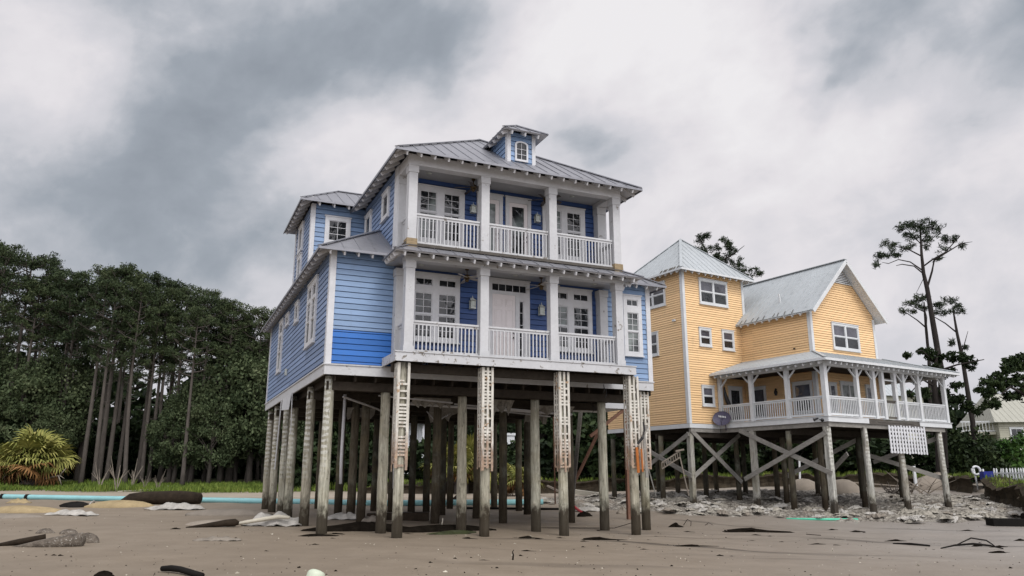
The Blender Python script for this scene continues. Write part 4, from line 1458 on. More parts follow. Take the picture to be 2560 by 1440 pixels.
    r = m_.build('porch_roof', M['roof_y'], H)
    m_ = MB()
    m_.box(-.5, pr, -.525, -.501, pe - .11, pe - .005)
    m_.box(-.525, -.501, -.5, 6.15, pe - .11, pe - .005)
    m_.box(pr + .001, pr + .025, -.5, 5.2, pe - .11, pe - .005)
    m_.build('eave_board', T, r)
    rafters(r, (-.3, -.48, pe - .10), (9.5, -.48, pe - .10), (0, 1, .32), .5, 26, T)
    rafters(r, (-.48, -.3, pe - .10), (-.48, 6.1, pe - .10), (1, 0, .32), .5, 16, T)
    m_ = MB()
    m_.box(-.02, .16, .165, 6.15, 6.30, 6.46)
    m_.box(-.02, 9.22, -.02, .16, 6.302, 6.462)
    m_.box(9.06, 9.22, .165, 5.0, 6.30, 6.46)
    m_.build('porch_beam', T, H)
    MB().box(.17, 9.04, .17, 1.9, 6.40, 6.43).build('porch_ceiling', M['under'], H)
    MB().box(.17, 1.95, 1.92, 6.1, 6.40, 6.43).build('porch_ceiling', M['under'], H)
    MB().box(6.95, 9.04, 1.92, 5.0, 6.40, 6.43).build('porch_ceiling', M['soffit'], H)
    # ---- posts with braces
    def post(u, w, s, dirs):
        m_ = MB()
        m_.box(u - s, u + s, w - s, w + s, 4.15, 6.299)
        p = m_.build('porch_post', T, H)
        for dx, dy in dirs:
            b = MB()
            b.beam((u + dx * s * .9, w + dy * s * .9, 5.90), (u + dx * .46, w + dy * .46, 6.28), .06, .06, (dy, dx, 0))
            b.build('brace', T, p)
    L, Rr, Fw, Bk = (-1, 0), (1, 0), (0, -1), (0, 1)
    post(.07, .07, .105, (Rr, Bk))
    for w in (2.02, 4.09): post(.07, w, .09, (Fw, Bk))
    post(.07, 6.06, .085, (Fw,))
    for u, d in ((2.28, (L, Rr)), (3.50, (L, Rr)), (4.17, ()), (5.10, ()), (5.77, (L, Rr)), (6.97, (L, Rr)), (9.12, (L,))): post(u, .07, .085, d)
    post(9.12, 2.6, .085, ())
    MB().box(4.26, 5.01, .04, .10, 5.90, 5.96).build('door_header', T, H)
    # ---- railings
    tops = (.10, .05)
    Wp = (.175, 1.93, 2.11, 4.0, 4.18, 5.97)
    for i in (0, 2, 4):
        railing(H, (.07, Wp[i], 4.15), (.07, Wp[i + 1], 4.15), .84, .128, T, .034, .08, tops)
    Up = ((.175, 2.195), (2.365, 3.415), (3.585, 4.085), (4.255, 5.015), (5.185, 5.685), (5.855, 6.885), (7.055, 9.035))
    for i, (p, q) in enumerate(Up):
        railing(H, (p, .07, 4.15), (q, .07, 4.15), .84, .118, M['rot'] if i == 3 else T, .034, .08, tops, single=i < 3, balmat=T)
    railing(H, (9.12, .16, 4.15), (9.12, 2.5, 4.15), .84, .125, T, .034, .08, tops, single=False)
    railing(H, (7.0, 4.9, 4.15), (9.1, 4.9, 4.15), .84, .125, M['rot'], .034, .08, tops, single=False)
    # ---- things fixed to the porch
    m_ = MB()
    n = 18
    ring0, ring1 = [], []
    c = Vector((-.30, 5.72, 4.36))
    ax = Vector((-.80, -.52, .30)).normalized()
    e1 = ax.cross(Vector((0, 0, 1))).normalized()
    e2 = e1.cross(ax)
    rings = []
    for j, (rr, dz) in enumerate(((.0, -.10), (.18, -.08), (.34, -.03), (.44, .02))):
        rings.append([c + ax * dz + e1 * (rr * math.cos(2 * math.pi * i / n)) + e2 * (rr * .84 * math.sin(2 * math.pi * i / n)) for i in range(n)])
    for j in range(3):
        for i in range(n):
            k = (i + 1) % n
            m_.face([rings[j][i], rings[j][k], rings[j + 1][k], rings[j + 1][i]] if j else [rings[0][0], rings[1][k], rings[1][i]])
    m_.tube([c, c - ax * .12, (-.06, 5.72, 4.02), (-.06, 5.72, 3.8)], .025, 6)
    m_.tube([c - e2 * .36, c + ax * .36 - e2 * .1], .014, 5)
    d = m_.build('satellite_dish', plain('purple_grey_dish', (.075, .07, .115), .5, .15), H, True)
    m_ = MB()
    for k in range(5):
        p = c + ax * (-.045) + e1 * (-.17 + k * .075) + e2 * (.04 + .012 * k)
        m_.beam(p, p + e2 * .09 + e1 * .02, .045, .01, tuple(ax))
    m_.build('lettering', M['trim_y'], d)
    m_ = MB()
    m_.tube([(-.06, .32, 3.98), (-.16, .32, 4.0)], .02, 6)
    m_.tube([(-.10, .24, 4.02), (-.2, .16, 3.97), (-.24, .12, 3.95)], [.03, .05, .075], 9)
    m_.tube([(-.10, .42, 4.05), (-.22, .5, 4.0), (-.26, .53, 3.98)], [.03, .05, .075], 9)
    m_.build('flood_light', M['black'], H, True)
    m_ = MB()
    pts = []
    for i in range(12):
        k = i / 11
        pts.append((.22 + .5 * k ** 2.2, 5.92 - .25 * k ** 2, 5.95 - 1.45 * k + .0))
    m_.tube(pts, [.03 + .07 * math.sin(math.pi * i / 11) for i in range(12)], 8)
    m_.build('hanging_netting', M['black'], H, True)
    # sheet of lattice that hangs from the front rim
    m_ = MB()
    for i in range(13):
        u = 4.02 + i * .225
        m_.beam((u, -.12 - .02, 2.62 + R.uniform(-.02, .03)), (u + .05, -.09 - .02, 3.86 + R.uniform(-.02, .03)), .118, .014, (0, 1, 0))
    for j in range(7):
        z = 2.70 + j * .178
        m_.beam((3.98 + (z - 2.68) * .04, -.095, z), (6.82, -.095, z - .02), .014, .085, (0, 0, 1))
    lp = m_.build('hanging_lattice', M['trim'], H)
    lp['label'] = 'white lattice sheet hanging under the porch'
    m_ = MB()
    m_.box(2.28, 2.36, -.05, -.01, 2.9, 3.75)
    m_.build('lattice_strip', M['beamwood'], H)
    # ---- piles and bracing
    P_ = M['pile_y']
    sq = [(.10, .20), (-1.85, 6.35), (.10, 4.25)]
    rd = [(2.70, .17), (5.25, .17), (8.45, .17)]
    back = [(.1, 2.2), (2.2, 2.2), (5.25, 2.3), (8.45, 2.4), (2.2, 4.3), (5.25, 4.4), (8.45, 4.6), (1.3, 6.4), (4.2, 6.5), (7.4, 6.5),
            (-1.85, 8.4), (1.3, 8.6), (4.2, 8.6), (7.4, 8.6), (-1.85, 10.6), (1.3, 10.7), (4.2, 10.7), (7.4, 10.7), (-1.85, 12.2), (1.3, 12.2)]
    for u, w in sq:
        pile(H, u, w, gz_house(YW, u, w) - .4, 3.70, P_, .115, square=True)
    for u, w in rd:
        pile(H, u, w, gz_house(YW, u, w) - .4, 3.72, M['pile_y'], .14, (R.uniform(-.12, .02), 0))
    for u, w in back:
        pile(H, u, w, gz_house(YW, u, w) - .4, 3.6, M['pile_shade'], .13)
    def brace(p, q, wd=.20, mat=None):
        m_ = MB()
        m_.beam(p, q, .045, wd, (0, 0, 1))
        m_.build('cross_brace', mat or M['beamwood'], H)
    brace((-1.9, 6.20, 3.78), (1.35, 6.22, 1.35))
    brace((-1.95, 6.26, 1.55), (1.45, 6.27, 3.65))
    brace((-1.99, 6.3, 3.6), (-1.99, 10.7, 1.45))
    brace((-2.04, 6.2, 1.65), (-2.04, 10.7, 3.55))
    brace((-.03, 4.9, 3.75), (-.03, .05, 1.75))
    brace((-.08, 4.75, 1.5), (-.08, .1, 3.45))
    brace((8.5, .3, 1.55), (5.3, 2.2, 2.7))
    brace((8.5, .4, 3.4), (6.2, 2.3, 2.3))
    brace((5.3, 2.3, 3.4), (2.2, 4.3, 1.6))
    brace((2.3, 2.1, 1.6), (1.9, .6, 2.6))
    return H
yellow_house()
# ================================================================== VEGETATION
def foliage_mat(name, lo, hi, tip=None, rough=.6):
    def f(t, b):
        co = t.coord()
        n = t.noise(co, .55, 4, .6)
        g = t.new('ShaderNodeNewGeometry')
        k = t.math('ADD', t.math('MULTIPLY', n, .75), t.math('MULTIPLY', g.outputs['Random Per Island'], .30))
        oi = t.new('ShaderNodeObjectInfo')
        k = t.math('ADD', k, t.math('MULTIPLY', t.math('SUBTRACT', oi.outputs['Random'], .5), .22))
        pts = [(.28, lo), (.62, hi)]
        if tip: pts.append((.86, tip))
        t.put(b.inputs['Base Color'], t.ramp(k, pts))
        b.inputs['Roughness'].default_value = rough
        b.inputs['Specular IOR Level'].default_value = .12
    return material(name, f)
M['needle'] = foliage_mat('pine_needles', (.015, .026, .012), (.046, .064, .028), (.090, .106, .050))
M['needle_dark'] = foliage_mat('dark_pine_needles', (.014, .024, .013), (.040, .056, .028), (.065, .084, .04))
M['oak'] = foliage_mat('grey_green_leaves', (.022, .036, .016), (.080, .104, .050), (.175, .195, .110))
M['shrub'] = foliage_mat('dark_shrub_leaves', (.006, .012, .005), (.020, .034, .012), (.040, .058, .020))
M['bright'] = foliage_mat('bright_shrub_leaves', (.02, .05, .012), (.055, .11, .022), (.10, .16, .04))
M['grass'] = foliage_mat('meadow_grass', (.05, .085, .016), (.135, .19, .034), (.25, .26, .075))
M['palm'] = foliage_mat('palm_leaf', (.095, .115, .028), (.27, .265, .075), (.44, .40, .16))
M['palm_dead'] = foliage_mat('dead_palm_leaf', (.09, .045, .018), (.22, .115, .045), (.33, .19, .08))
M['bark'] = wood_mat('grey_bark', (.085, .075, .066), .95, (5, 5, .7), .4)
M['bark_dark'] = wood_mat('dark_bark', (.030, .026, .024), .95, (5, 5, .7), .4)
M['dead'] = wood_mat('bleached_branches', (.23, .20, .165), .9, (4, 4, 4), .35)

def leafquads(cen, size, rng, asp=.5, flat=0.0):
    """one small rhombic leaf spray per centre, turned at random"""
    n = len(cen)
    a = rng.normal(size=(n, 3))
    a[:, 2] *= (1 - flat)
    a /= np.linalg.norm(a, axis=1)[:, None]
    b = np.cross(a, rng.normal(size=(n, 3)))
    b /= np.linalg.norm(b, axis=1)[:, None]
    s = size[:, None]
    v = np.stack([cen - a * s, cen + b * s * asp, cen + a * s, cen - b * s * asp], 1).reshape(-1, 3)
    return v
def leaf_mesh(name, v, mat, parent=None):
    n = len(v) // 4
    me = bpy.data.meshes.new(name)
    me.vertices.add(len(v))
    me.vertices.foreach_set('co', np.asarray(v, dtype=np.float32).ravel())
    me.loops.add(n * 4)
    me.loops.foreach_set('vertex_index', np.arange(n * 4, dtype=np.int32))
    me.polygons.add(n)
    me.polygons.foreach_set('loop_start', np.arange(0, n * 4, 4, dtype=np.int32))
    me.polygons.foreach_set('loop_total', np.full(n, 4, dtype=np.int32))
    me.update(calc_edges=True)
    me.materials.append(mat)
    o = bpy.data.objects.new(name, me)
    C.objects.link(o)
    if parent: o.parent = parent
    return o
def puffs(clumps, per, size, rng, squash=.62):
    """clumps: (x, y, z, r) -> leaf centres filling each clump, denser near its rim"""
    out, sz = [], []
    for (x, y, z, r) in clumps:
        n = max(6, int(per * (r / .8) ** 1.7))
        d = rng.normal(size=(n, 3))
        d /= np.linalg.norm(d, axis=1)[:, None]
        d *= (rng.random((n, 1)) ** .55) * r
        d[:, 2] *= squash
        out.append(d + (x, y, z))
        sz.append(size * rng.uniform(.6, 1.3, n))
    return np.concatenate(out), np.concatenate(sz)

def pine_proto(seed, H, cf, spread, nl, mat=None, per=95, size=.125):
    rng = np.random.default_rng(seed)
    rg = random.Random(seed)
    t = MB()
    bx, by = rg.uniform(-.5, .5), rg.uniform(-.5, .5)
    tp = lambda k: Vector((bx * math.sin(k * 2.2), by * math.sin(k * 2.7), H * k - .4))
    n = 10
    t.tube([tp(i / n) for i in range(n + 1)], [.27 * (1 - i / n * .82) * (1.25 if i == 0 else 1) for i in range(n + 1)], 8)
    cl = []
    for i in range(nl):
        k = 1 - cf + cf * (i + rg.random() * .8) / nl * .97
        p = tp(k)
        h = (k - (1 - cf)) / cf
        prof = (math.sin(math.pi * min(1, .18 + h * .80)) ** .7)
        L = spread * prof * rg.uniform(.6, 1.1)
        az = i * 2.4 + rg.uniform(-.5, .5)
        d = Vector((math.cos(az), math.sin(az), 0))
        rise = rg.uniform(.12, .45) + .35 * h
        q1 = p + d * L * .5 + Vector((0, 0, L * .5 * rise * .6))
        q2 = p + d * L + Vector((0, 0, L * rise))
        t.tube([p, q1, q2], [.075, .05, .02], 5, False)
        cl.append((q2.x, q2.y, q2.z + .1, rg.uniform(.5, .8)))
        for _ in range(rg.choice((2, 3, 3, 4))):
            s = rg.uniform(.45, .95)
            e = p + (q2 - p) * s + Vector((rg.uniform(-.9, .9), rg.uniform(-.9, .9), rg.uniform(.0, .5)))
            t.tube([p + (q2 - p) * s * .9, e], [.03, .012], 4, False)
            cl.append((e.x, e.y, e.z, rg.uniform(.38, .68)))
    p = tp(1)
    for _ in range(4):
        cl.append((p.x + rg.uniform(-.8, .8), p.y + rg.uniform(-.8, .8), p.z - rg.uniform(-.2, .8), rg.uniform(.7, 1.0)))
    for _ in range(6):                                   # dead stubs under the crown
        k = rg.uniform(.3, 1 - cf)
        a = rg.uniform(0, 6.28)
        t.tube([tp(k), tp(k) + Vector((math.cos(a), math.sin(a), .2)) * rg.uniform(.4, 1.4)], [.035, .01], 4, False)
    c, s = puffs(cl, per, size, rng)
    return t, leafquads(c, s * 1.25, rng, .28)

def oak_proto(seed, H, rad_, ncl, per=60, size=.25, low=.25, trunk=.22):
    rng = np.random.default_rng(seed)
    rg = random.Random(seed)
    t = MB()
    t.tube([(0, 0, -.4), (.1, .05, H * .2), (rg.uniform(-.4, .4), rg.uniform(-.4, .4), H * .45), (rg.uniform(-.5, .5), rg.uniform(-.5, .5), H * .8)], [trunk * 1.2, trunk, trunk * .7, trunk * .25], 8)
    cl = []
    for i in range(ncl):
        a = rg.uniform(0, 6.28)
        h = rg.uniform(low, 1.0)
        prof = math.sin(math.pi * min(1, max(.12, (h - low * .6) / (1.06 - low * .6)))) ** .55
        r = rad_ * prof * rg.uniform(.35, 1.0) ** .6
        p = Vector((math.cos(a) * r, math.sin(a) * r, H * h * .96))
        cl.append((p.x, p.y, p.z, rg.uniform(.55, 1.15) * (H / 8) ** .3))
        if i % 3 == 0:
            b = Vector((0, 0, H * max(.15, h * .55)))
            t.tube([b, b + (p - b) * .55 + Vector((0, 0, .25)), p], [trunk * .32, trunk * .2, .015], 5, False)
    c, s = puffs(cl, per, size, rng, .72)
    return t, leafquads(c, s, rng, .55)

def tree_from(name, proto, mat, bark, label, cat, group):
    t, lv = proto
    o = thing(name, label, cat, group=group)
    t.build('trunk', bark, o, True)
    leaf_mesh('crown', lv, mat, o)
    return o

class Grove:
    """the first call uses the prototypes themselves, later ones their copies"""
    def __init__(s, protos):
        s.p = protos
        s.used = [False] * len(protos)
    def put(s, i, x, y, z, sc, rz, label=None, group=None, sz=None):
        i %= len(s.p)
        o = s.p[i]
        if s.used[i]:
            o = copy_tree(o)
        s.used[i] = True
        o.location = (x, y, z)
        o.scale = (sc, sc, sz or sc)
        o.rotation_euler = (0, 0, rz)
        if label: o['label'] = label
        if group: o['group'] = group
        return o

LP, GPN = 'tall dark pine with a bare grey trunk in the wood left of the blue house', 'pines of the wood on the left'
PINES = Grove([tree_from('pine_tree', pine_proto(s, 20, cf, sp, nl), M['needle'], M['bark'], LP, 'tree', GPN)
               for s, cf, sp, nl in ((11, .40, 2.9, 24), (12, .34, 2.6, 20), (13, .44, 2.7, 24), (14, .30, 2.9, 20), (15, .38, 2.2, 20), (16, .46, 3.0, 26))])
rg = random.Random(3)
def pine_px(px, py, Y, i):
    p = at(px, py, Y)
    g = gz(p.x, Y)
    h = p.z - g
    sz = h / 20.3
    PINES.put(i, p.x, Y, g, sz * rg.uniform(.78, 1.08), rg.uniform(0, 6.28), LP, GPN, sz)
for i, (px, py) in enumerate(((-60, 590), (-20, 588), (30, 606), (78, 634), (142, 640), (196, 668), (262, 660), (312, 658), (352, 694), (402, 684), (452, 698),
                              (520, 712), (562, 742), (588, 752), (622, 782), (650, 764), (690, 790), (740, 800))):
    pine_px(px, py, 70 + rg.uniform(-3, 3), i)
for i, (px, py) in enumerate(((0, 660), (115, 705), (225, 715), (335, 745), (430, 760), (540, 785), (600, 810), (670, 850))):
    pine_px(px, py, 80 + rg.uniform(-3, 4), i + 2)
for i, px in enumerate((-40, 20, 90, 150, 210, 250, 300, 350, 390, 440, 500, 560, 610, 660)):
    pine_px(px + rg.uniform(-10, 10), 780 + px * .12 + rg.uniform(-40, 50), 90 + rg.uniform(-3, 6), i + 4)
for i, (px, py) in enumerate(((268, 690), (298, 700), (330, 668), (372, 700), (405, 735), (500, 760), (105, 700))):
    pine_px(px, py, 66.5 + rg.uniform(-1.5, 1.5), i + 1)
for i, (px, py) in enumerate(((520, 735), (548, 752), (472, 715), (425, 712), (160, 685), (200, 695), (590, 790), (622, 800))):
    pine_px(px, py, 69 + rg.uniform(-1.5, 1.5), i + 3)
# pines further along, seen between the piles
for i, px in enumerate((760, 840, 930, 1010, 1090, 1180, 1250, 1330, 1400, 1470, 1540, 1620)):
    pine_px(px, 860 + rg.uniform(-40, 90), 84 + rg.uniform(-6, 8), i)

LO, GO = 'bushy broadleaf tree with grey green leaves at the edge of the wood', 'broadleaf trees along the wood edge'
OAKS = Grove([tree_from('broadleaf_tree', oak_proto(s, 8, r, n, 150, size=sz), m, M['bark'], LO, 'tree', GO)
              for s, r, n, sz, m in ((21, 2.7, 72, .125, M['oak']), (22, 2.3, 62, .12, M['oak']), (23, 3.0, 70, .15, M['shrub']), (24, 2.5, 60, .14, M['shrub']))])
def oak_px(px, py, Y, i, wide=1.0):
    p = at(px, py, Y)
    g = gz(p.x, Y)
    h = (p.z - g) / 8.0
    OAKS.put(i, p.x, Y, g, max(.55, h) * wide * .85, rg.uniform(0, 6.28), LO, GO, h)
for (px, py, Y, i) in ((-30, 850, 70, 0), (40, 880, 69, 1), (105, 905, 68, 0), (175, 880, 69, 1), (140, 1020, 67, 1), (40, 1010, 68, 2),
                       (455, 985, 68, 0), (490, 955, 69, 1), (540, 985, 67, 0), (600, 850, 70, 0), (650, 870, 69, 1), 
                       (330, 1105, 80, 3), (225, 1085, 78, 3), (690, 905, 70, 0), (720, 960, 68, 1)):
    oak_px(px, py, Y, i)
# dark undergrowth further back closes the gaps between the trunks
LU, GU = 'low dark evergreen bush growing under the trees of the wood', 'undergrowth bushes of the wood'
BUSH = Grove([tree_from('undergrowth_bush', oak_proto(s, 4, 2.3, 46, 60, .26, .05, .08), M['shrub'], M['bark_dark'], LU, 'bush', GU) for s in (31, 32, 33)])
for i in range(40):
    px = -60 + i * 37
    Y = 80 + (i % 3) * 5
    p = at(px, 1060 + rg.uniform(-45, 50), Y)
    BUSH.put(i, p.x, Y, gz(p.x, Y) - .2, rg.uniform(1.0, 1.4), rg.uniform(0, 6), LU, GU, max(.7, (p.z - gz(p.x, Y)) / 4.0))
# bushes on the far side of the houses, seen between the piles
for i, (px, py, Y) in enumerate(((770, 1100, 62), (850, 1090, 64), (930, 1110, 61), (1000, 1120, 63), (1090, 1105, 62), (1150, 1110, 60), (1215, 1090, 62), (1290, 1130, 58), (1340, 1100, 61),
                                 (1395, 1095, 58), (1440, 1040, 60), (1475, 1010, 62), (1520, 1050, 58), (1580, 1080, 56), (1640, 1070, 58), (1700, 1085, 57), (1770, 1080, 58), (1840, 1090, 56),
                                 (1920, 1075, 58), (1990, 1090, 56), (2060, 1090, 57), (2130, 1080, 55), (2200, 1100, 54), (2260, 1110, 53))):
    p = at(px, py, Y)
    g = gz(p.x, Y)
    BUSH.put(i, p.x, Y, g - .1, rg.uniform(.9, 1.2), rg.uniform(0, 6), 'dark evergreen bush on the bank behind the two stilt houses', 'bushes on the bank behind the houses', max(.5, (p.z - g) / 4.0))
for i, (px, py, Y) in enumerate(((1560, 1000, 72), (1660, 1010, 74), (1760, 1020, 72), (1860, 1020, 70), (1950, 1015, 72), (2040, 1010, 72), (2120, 1030, 70), (2200, 1040, 68), (1440, 960, 76), (1350, 980, 78), (1260, 990, 78), (1160, 980, 78), (1060, 980, 78), (960, 980, 76), (860, 980, 76))):
    p = at(px, py, Y)
    g = gz(p.x, Y)
    OAKS.put(2 + i % 2, p.x, Y, g, (p.z - g) / 8 * 1.0, rg.uniform(0, 6), 'dark evergreen tree standing behind the two stilt houses', 'trees behind the houses', (p.z - g) / 8)

# far wood that reads as one mass
rng = np.random.default_rng(77)
n = 26000
X = rng.uniform(-90, 95, n)
Yy = rng.uniform(104, 118, n)
top = 10.5 + 2.2 * np.sin(X * .16) + 1.6 * np.sin(X * .43 + 1) + np.where(X < -12, 3.5, 0)
Zz = 1.4 + rng.random(n) ** .8 * top
lv = leafquads(np.stack([X, Yy, Zz], 1), rng.uniform(.5, .95, n), rng, .6)
tag(leaf_mesh('far_wood', lv, M['shrub']), 'dark far wood closing the view behind everything', None, None, 'stuff')

# ---- trees drawn out one by one
def drawn_tree(name, label, Y, trunk, limbs, clumps, mat, bark, depth=1.6, per=150, size=.19, seed=1, squash=.8, asp=.13, cat='tree'):
    rgx = random.Random(seed)
    rng = np.random.default_rng(seed)
    b = at(trunk[0][0], trunk[0][1], Y)
    b.z = gz(b.x, b.y) - .3
    o = thing(name, label, cat, b)
    k = Y / 1935.0
    P = lambda q, dy=0.0: at(q[0], q[1], Y) + Vector((0, dy, 0)) - b
    m = MB()
    pts = [Vector((0, 0, 0))] + [P(q) for q in trunk]
    rs = [trunk[0][2] * k / 2 * 1.25] + [q[2] * k / 2 for q in trunk]
    m.tube(pts, rs, 9)
    for lb in limbs:
        dy = rgx.uniform(-depth, depth)
        m.tube([P(q, dy * i / max(1, len(lb) - 1)) for i, q in enumerate(lb)], [q[2] * k / 2 for q in lb], 6, False)
    cl = []
    for (x, y, r) in clumps:
        nsub = 9 if r > 12 else 5
        for _ in range(nsub):
            a, s = rgx.uniform(0, 6.28), rgx.random() ** .5
            q = P((x + math.cos(a) * s * r * .95, y + math.sin(a) * s * r * .75), rgx.uniform(-1, 1) * min(depth, r * k * 1.2))
            cl.append((q.x, q.y, q.z, max(.25, r * k * rgx.uniform(.36, .66))))
            m.tube([P((x, y + r * .4)), q], [.02, .008], 4, False)
    m.build('trunk', bark, o, True)
    c, s = puffs(cl, per, size, rng, squash)
    leaf_mesh('crown', leafquads(c, s, rng, asp), mat, o)
    return o
drawn_tree('pine_tree', 'tallest lone pine with a flat wide crown right of the yellow house', 52,
    [(2362, 1180, 17), (2352, 920, 15), (2338, 840, 14), (2326, 769, 12), (2318, 722, 11), (2309, 684, 9), (2304, 637, 7), (2302, 600, 5), (2300, 560, 3)],
    [[(2307, 683, 4), (2280, 668, 3), (2245, 666, 2.5), (2226, 672, 1.5)], [(2305, 675, 4), (2270, 658, 3), (2235, 655, 2.5), (2205, 668, 2), (2184, 668, 1)],
     [(2303, 640, 4), (2270, 625, 3), (2235, 618, 2), (2215, 610, 1)], [(2319, 716, 6), (2326, 680, 5), (2327, 655, 4), (2350, 640, 3.5), (2385, 618, 2.5), (2408, 616, 1)],
     [(2311, 664, 4), (2320, 655, 4), (2345, 640, 3), (2372, 605, 2)], [(2302, 610, 3), (2275, 585, 2), (2255, 570, 1)], [(2302, 605, 3), (2330, 580, 2), (2350, 575, 1)], [(2312, 690, 2), (2308, 725, 1)]],
    [(2200, 640, 15), (2222, 634, 16), (2246, 634, 10), (2213, 608, 11), (2232, 610, 8), (2255, 572, 16), (2280, 560, 18), (2305, 556, 18), (2330, 566, 17), (2350, 576, 12), (2300, 580, 20), (2276, 588, 14),
     (2325, 592, 14), (2370, 598, 13), (2388, 600, 12), (2404, 616, 6), (2356, 622, 10), (2340, 645, 8), (2318, 612, 10), (2280, 612, 10), (2190, 662, 5), (2262, 620, 8)],
    M['needle_dark'], M['bark_dark'], seed=4)
drawn_tree('pine_tree', 'small forked pine standing left of the tallest lone pine', 55,
    [(2330, 1150, 9), (2322, 890, 8), (2316, 830, 7), (2312, 785, 5), (2310, 755, 3)],
    [[(2316, 820, 4), (2296, 800, 3), (2270, 780, 2), (2255, 772, 1)], [(2316, 815, 3), (2324, 790, 2), (2326, 768, 1)], [(2312, 780, 3), (2295, 765, 2), (2282, 755, 1)]],
    [(2276, 758, 13), (2296, 746, 13), (2312, 744, 10), (2260, 774, 10), (2320, 768, 9), (2300, 768, 9), (2285, 780, 6)], M['needle_dark'], M['bark_dark'], seed=5)
drawn_tree('pine_tree', 'thin pine with a small tufted crown right of the tallest lone pine', 54,
    [(2440, 1150, 13), (2432, 1057, 12), (2420, 985, 11), (2405, 890, 9), (2393, 835, 7), (2387, 800, 5), (2382, 770, 3)],
    [[(2390, 830, 4), (2372, 805, 3), (2352, 785, 2)], [(2388, 815, 3), (2398, 790, 2), (2402, 770, 1)], [(2404, 885, 3), (2412, 855, 2), (2419, 828, 1)], [(2398, 855, 2), (2380, 856, 1)]],
    [(2350, 764, 11), (2374, 750, 14), (2398, 762, 11), (2386, 778, 11), (2362, 784, 11), (2344, 778, 8), (2402, 778, 7), (2378, 856, 6), (2412, 868, 4), (2340, 760, 6)], M['needle_dark'], M['bark_dark'], seed=6)
drawn_tree('cedar_tree', 'ragged dark cedar whose branches spread behind the porch end', 50,
    [(2352, 1190, 22), (2345, 1040, 18), (2335, 960, 13), (2340, 900, 8), (2345, 870, 4)],
    [[(2335, 965, 6), (2300, 950, 4), (2265, 985, 2)], [(2338, 930, 6), (2380, 915, 4), (2435, 905, 2)], [(2340, 990, 6), (2390, 985, 4), (2425, 1010, 2)], [(2330, 900, 4), (2290, 880, 3), (2262, 888, 1)], [(2338, 1030, 5), (2300, 1010, 3), (2275, 990, 2)]],
    [(2300, 878, 9), (2328, 882, 15), (2352, 895, 15), (2382, 895, 18), (2410, 898, 16), (2436, 912, 12), (2330, 925, 16), (2365, 935, 18), (2294, 950, 14), (2312, 985, 15), (2350, 985, 18), (2392, 960, 12),
     (2398, 1000, 14), (2420, 1015, 13), (2272, 988, 9), (2340, 1030, 18), (2320, 1060, 16), (2370, 1040, 14), (2290, 1010, 10), (2440, 1030, 9), (2268, 890, 5)], M['shrub'], M['bark_dark'], seed=7, size=.12, asp=.45, per=280)
drawn_tree('oak_tree', 'spreading dark oak at the right edge of the view', 46,
    [(2610, 1180, 40), (2600, 1060, 34), (2585, 980, 24), (2570, 930, 14)],
    [[(2592, 1010, 14), (2550, 985, 9), (2510, 970, 5), (2480, 990, 3)], [(2585, 985, 12), (2550, 945, 7), (2515, 940, 4)], [(2598, 1040, 10), (2560, 1010, 6), (2520, 1010, 3)]],
    [(2470, 960, 17), (2492, 940, 18), (2520, 925, 20), (2550, 910, 22), (2575, 900, 22), (2475, 985, 14), (2500, 968, 18), (2530, 955, 20), (2560, 945, 20), (2466, 1012, 12), (2490, 1008, 14), (2520, 990, 12), (2550, 985, 14), (2590, 940, 25), (2535, 905, 14), (2452, 975, 8)],
    M['shrub'], M['bark_dark'], seed=8, size=.12, asp=.45, per=280)
drawn_tree('pine_tree', 'dark pine crown leaning out from behind the yellow tower roof', 56,
    [(1745, 1150, 16), (1752, 800, 13), (1768, 720, 10), (1785, 670, 7), (1800, 630, 4)],
    [[(1775, 700, 6), (1820, 680, 4), (1870, 690, 2)], [(1785, 670, 5), (1765, 630, 3), (1745, 600, 2)], [(1790, 660, 4), (1830, 640, 3), (1850, 625, 1)]],
    [(1748, 598, 13), (1762, 592, 12), (1742, 622, 12), (1765, 625, 15), (1790, 618, 12), (1812, 605, 14), (1830, 622, 14), (1790, 645, 16), (1815, 645, 17), (1842, 655, 14), (1775, 662, 12), (1805, 675, 13), (1840, 680, 13), (1865, 672, 12), (1885, 680, 12), (1900, 684, 6), (1860, 690, 10), (1830, 700, 12), (1725, 640, 6)],
    M['needle_dark'], M['bark_dark'], seed=9, per=230, size=.18)
for i, (px, py, Y, mat_, lab) in enumerate(((2400, 1065, 54, 'shrub', 'dark rounded bush right of the yellow house'), (2345, 1090, 54, 'shrub', 'dark bush seen behind the last pile of the yellow house'),
                                      (2480, 1100, 55, 'bright', 'bright green bush behind the white picket fence'), (2550, 1088, 56, 'bright', 'bright green bush below the cream house'), (2440, 1105, 55, 'shrub', 'dark low bush left of the bright green one'))):
    p = at(px, py, Y)
    g = gz(p.x, Y)
    t_, lv_ = oak_proto(60 + i, p.z - g, 2.0, 55, 70, .17, .04, .07)
    o = tree_from('bush', (t_, lv_), M[mat_], M['bark_dark'], lab, 'bush', None)
    o.location = (p.x, Y, g - .1)

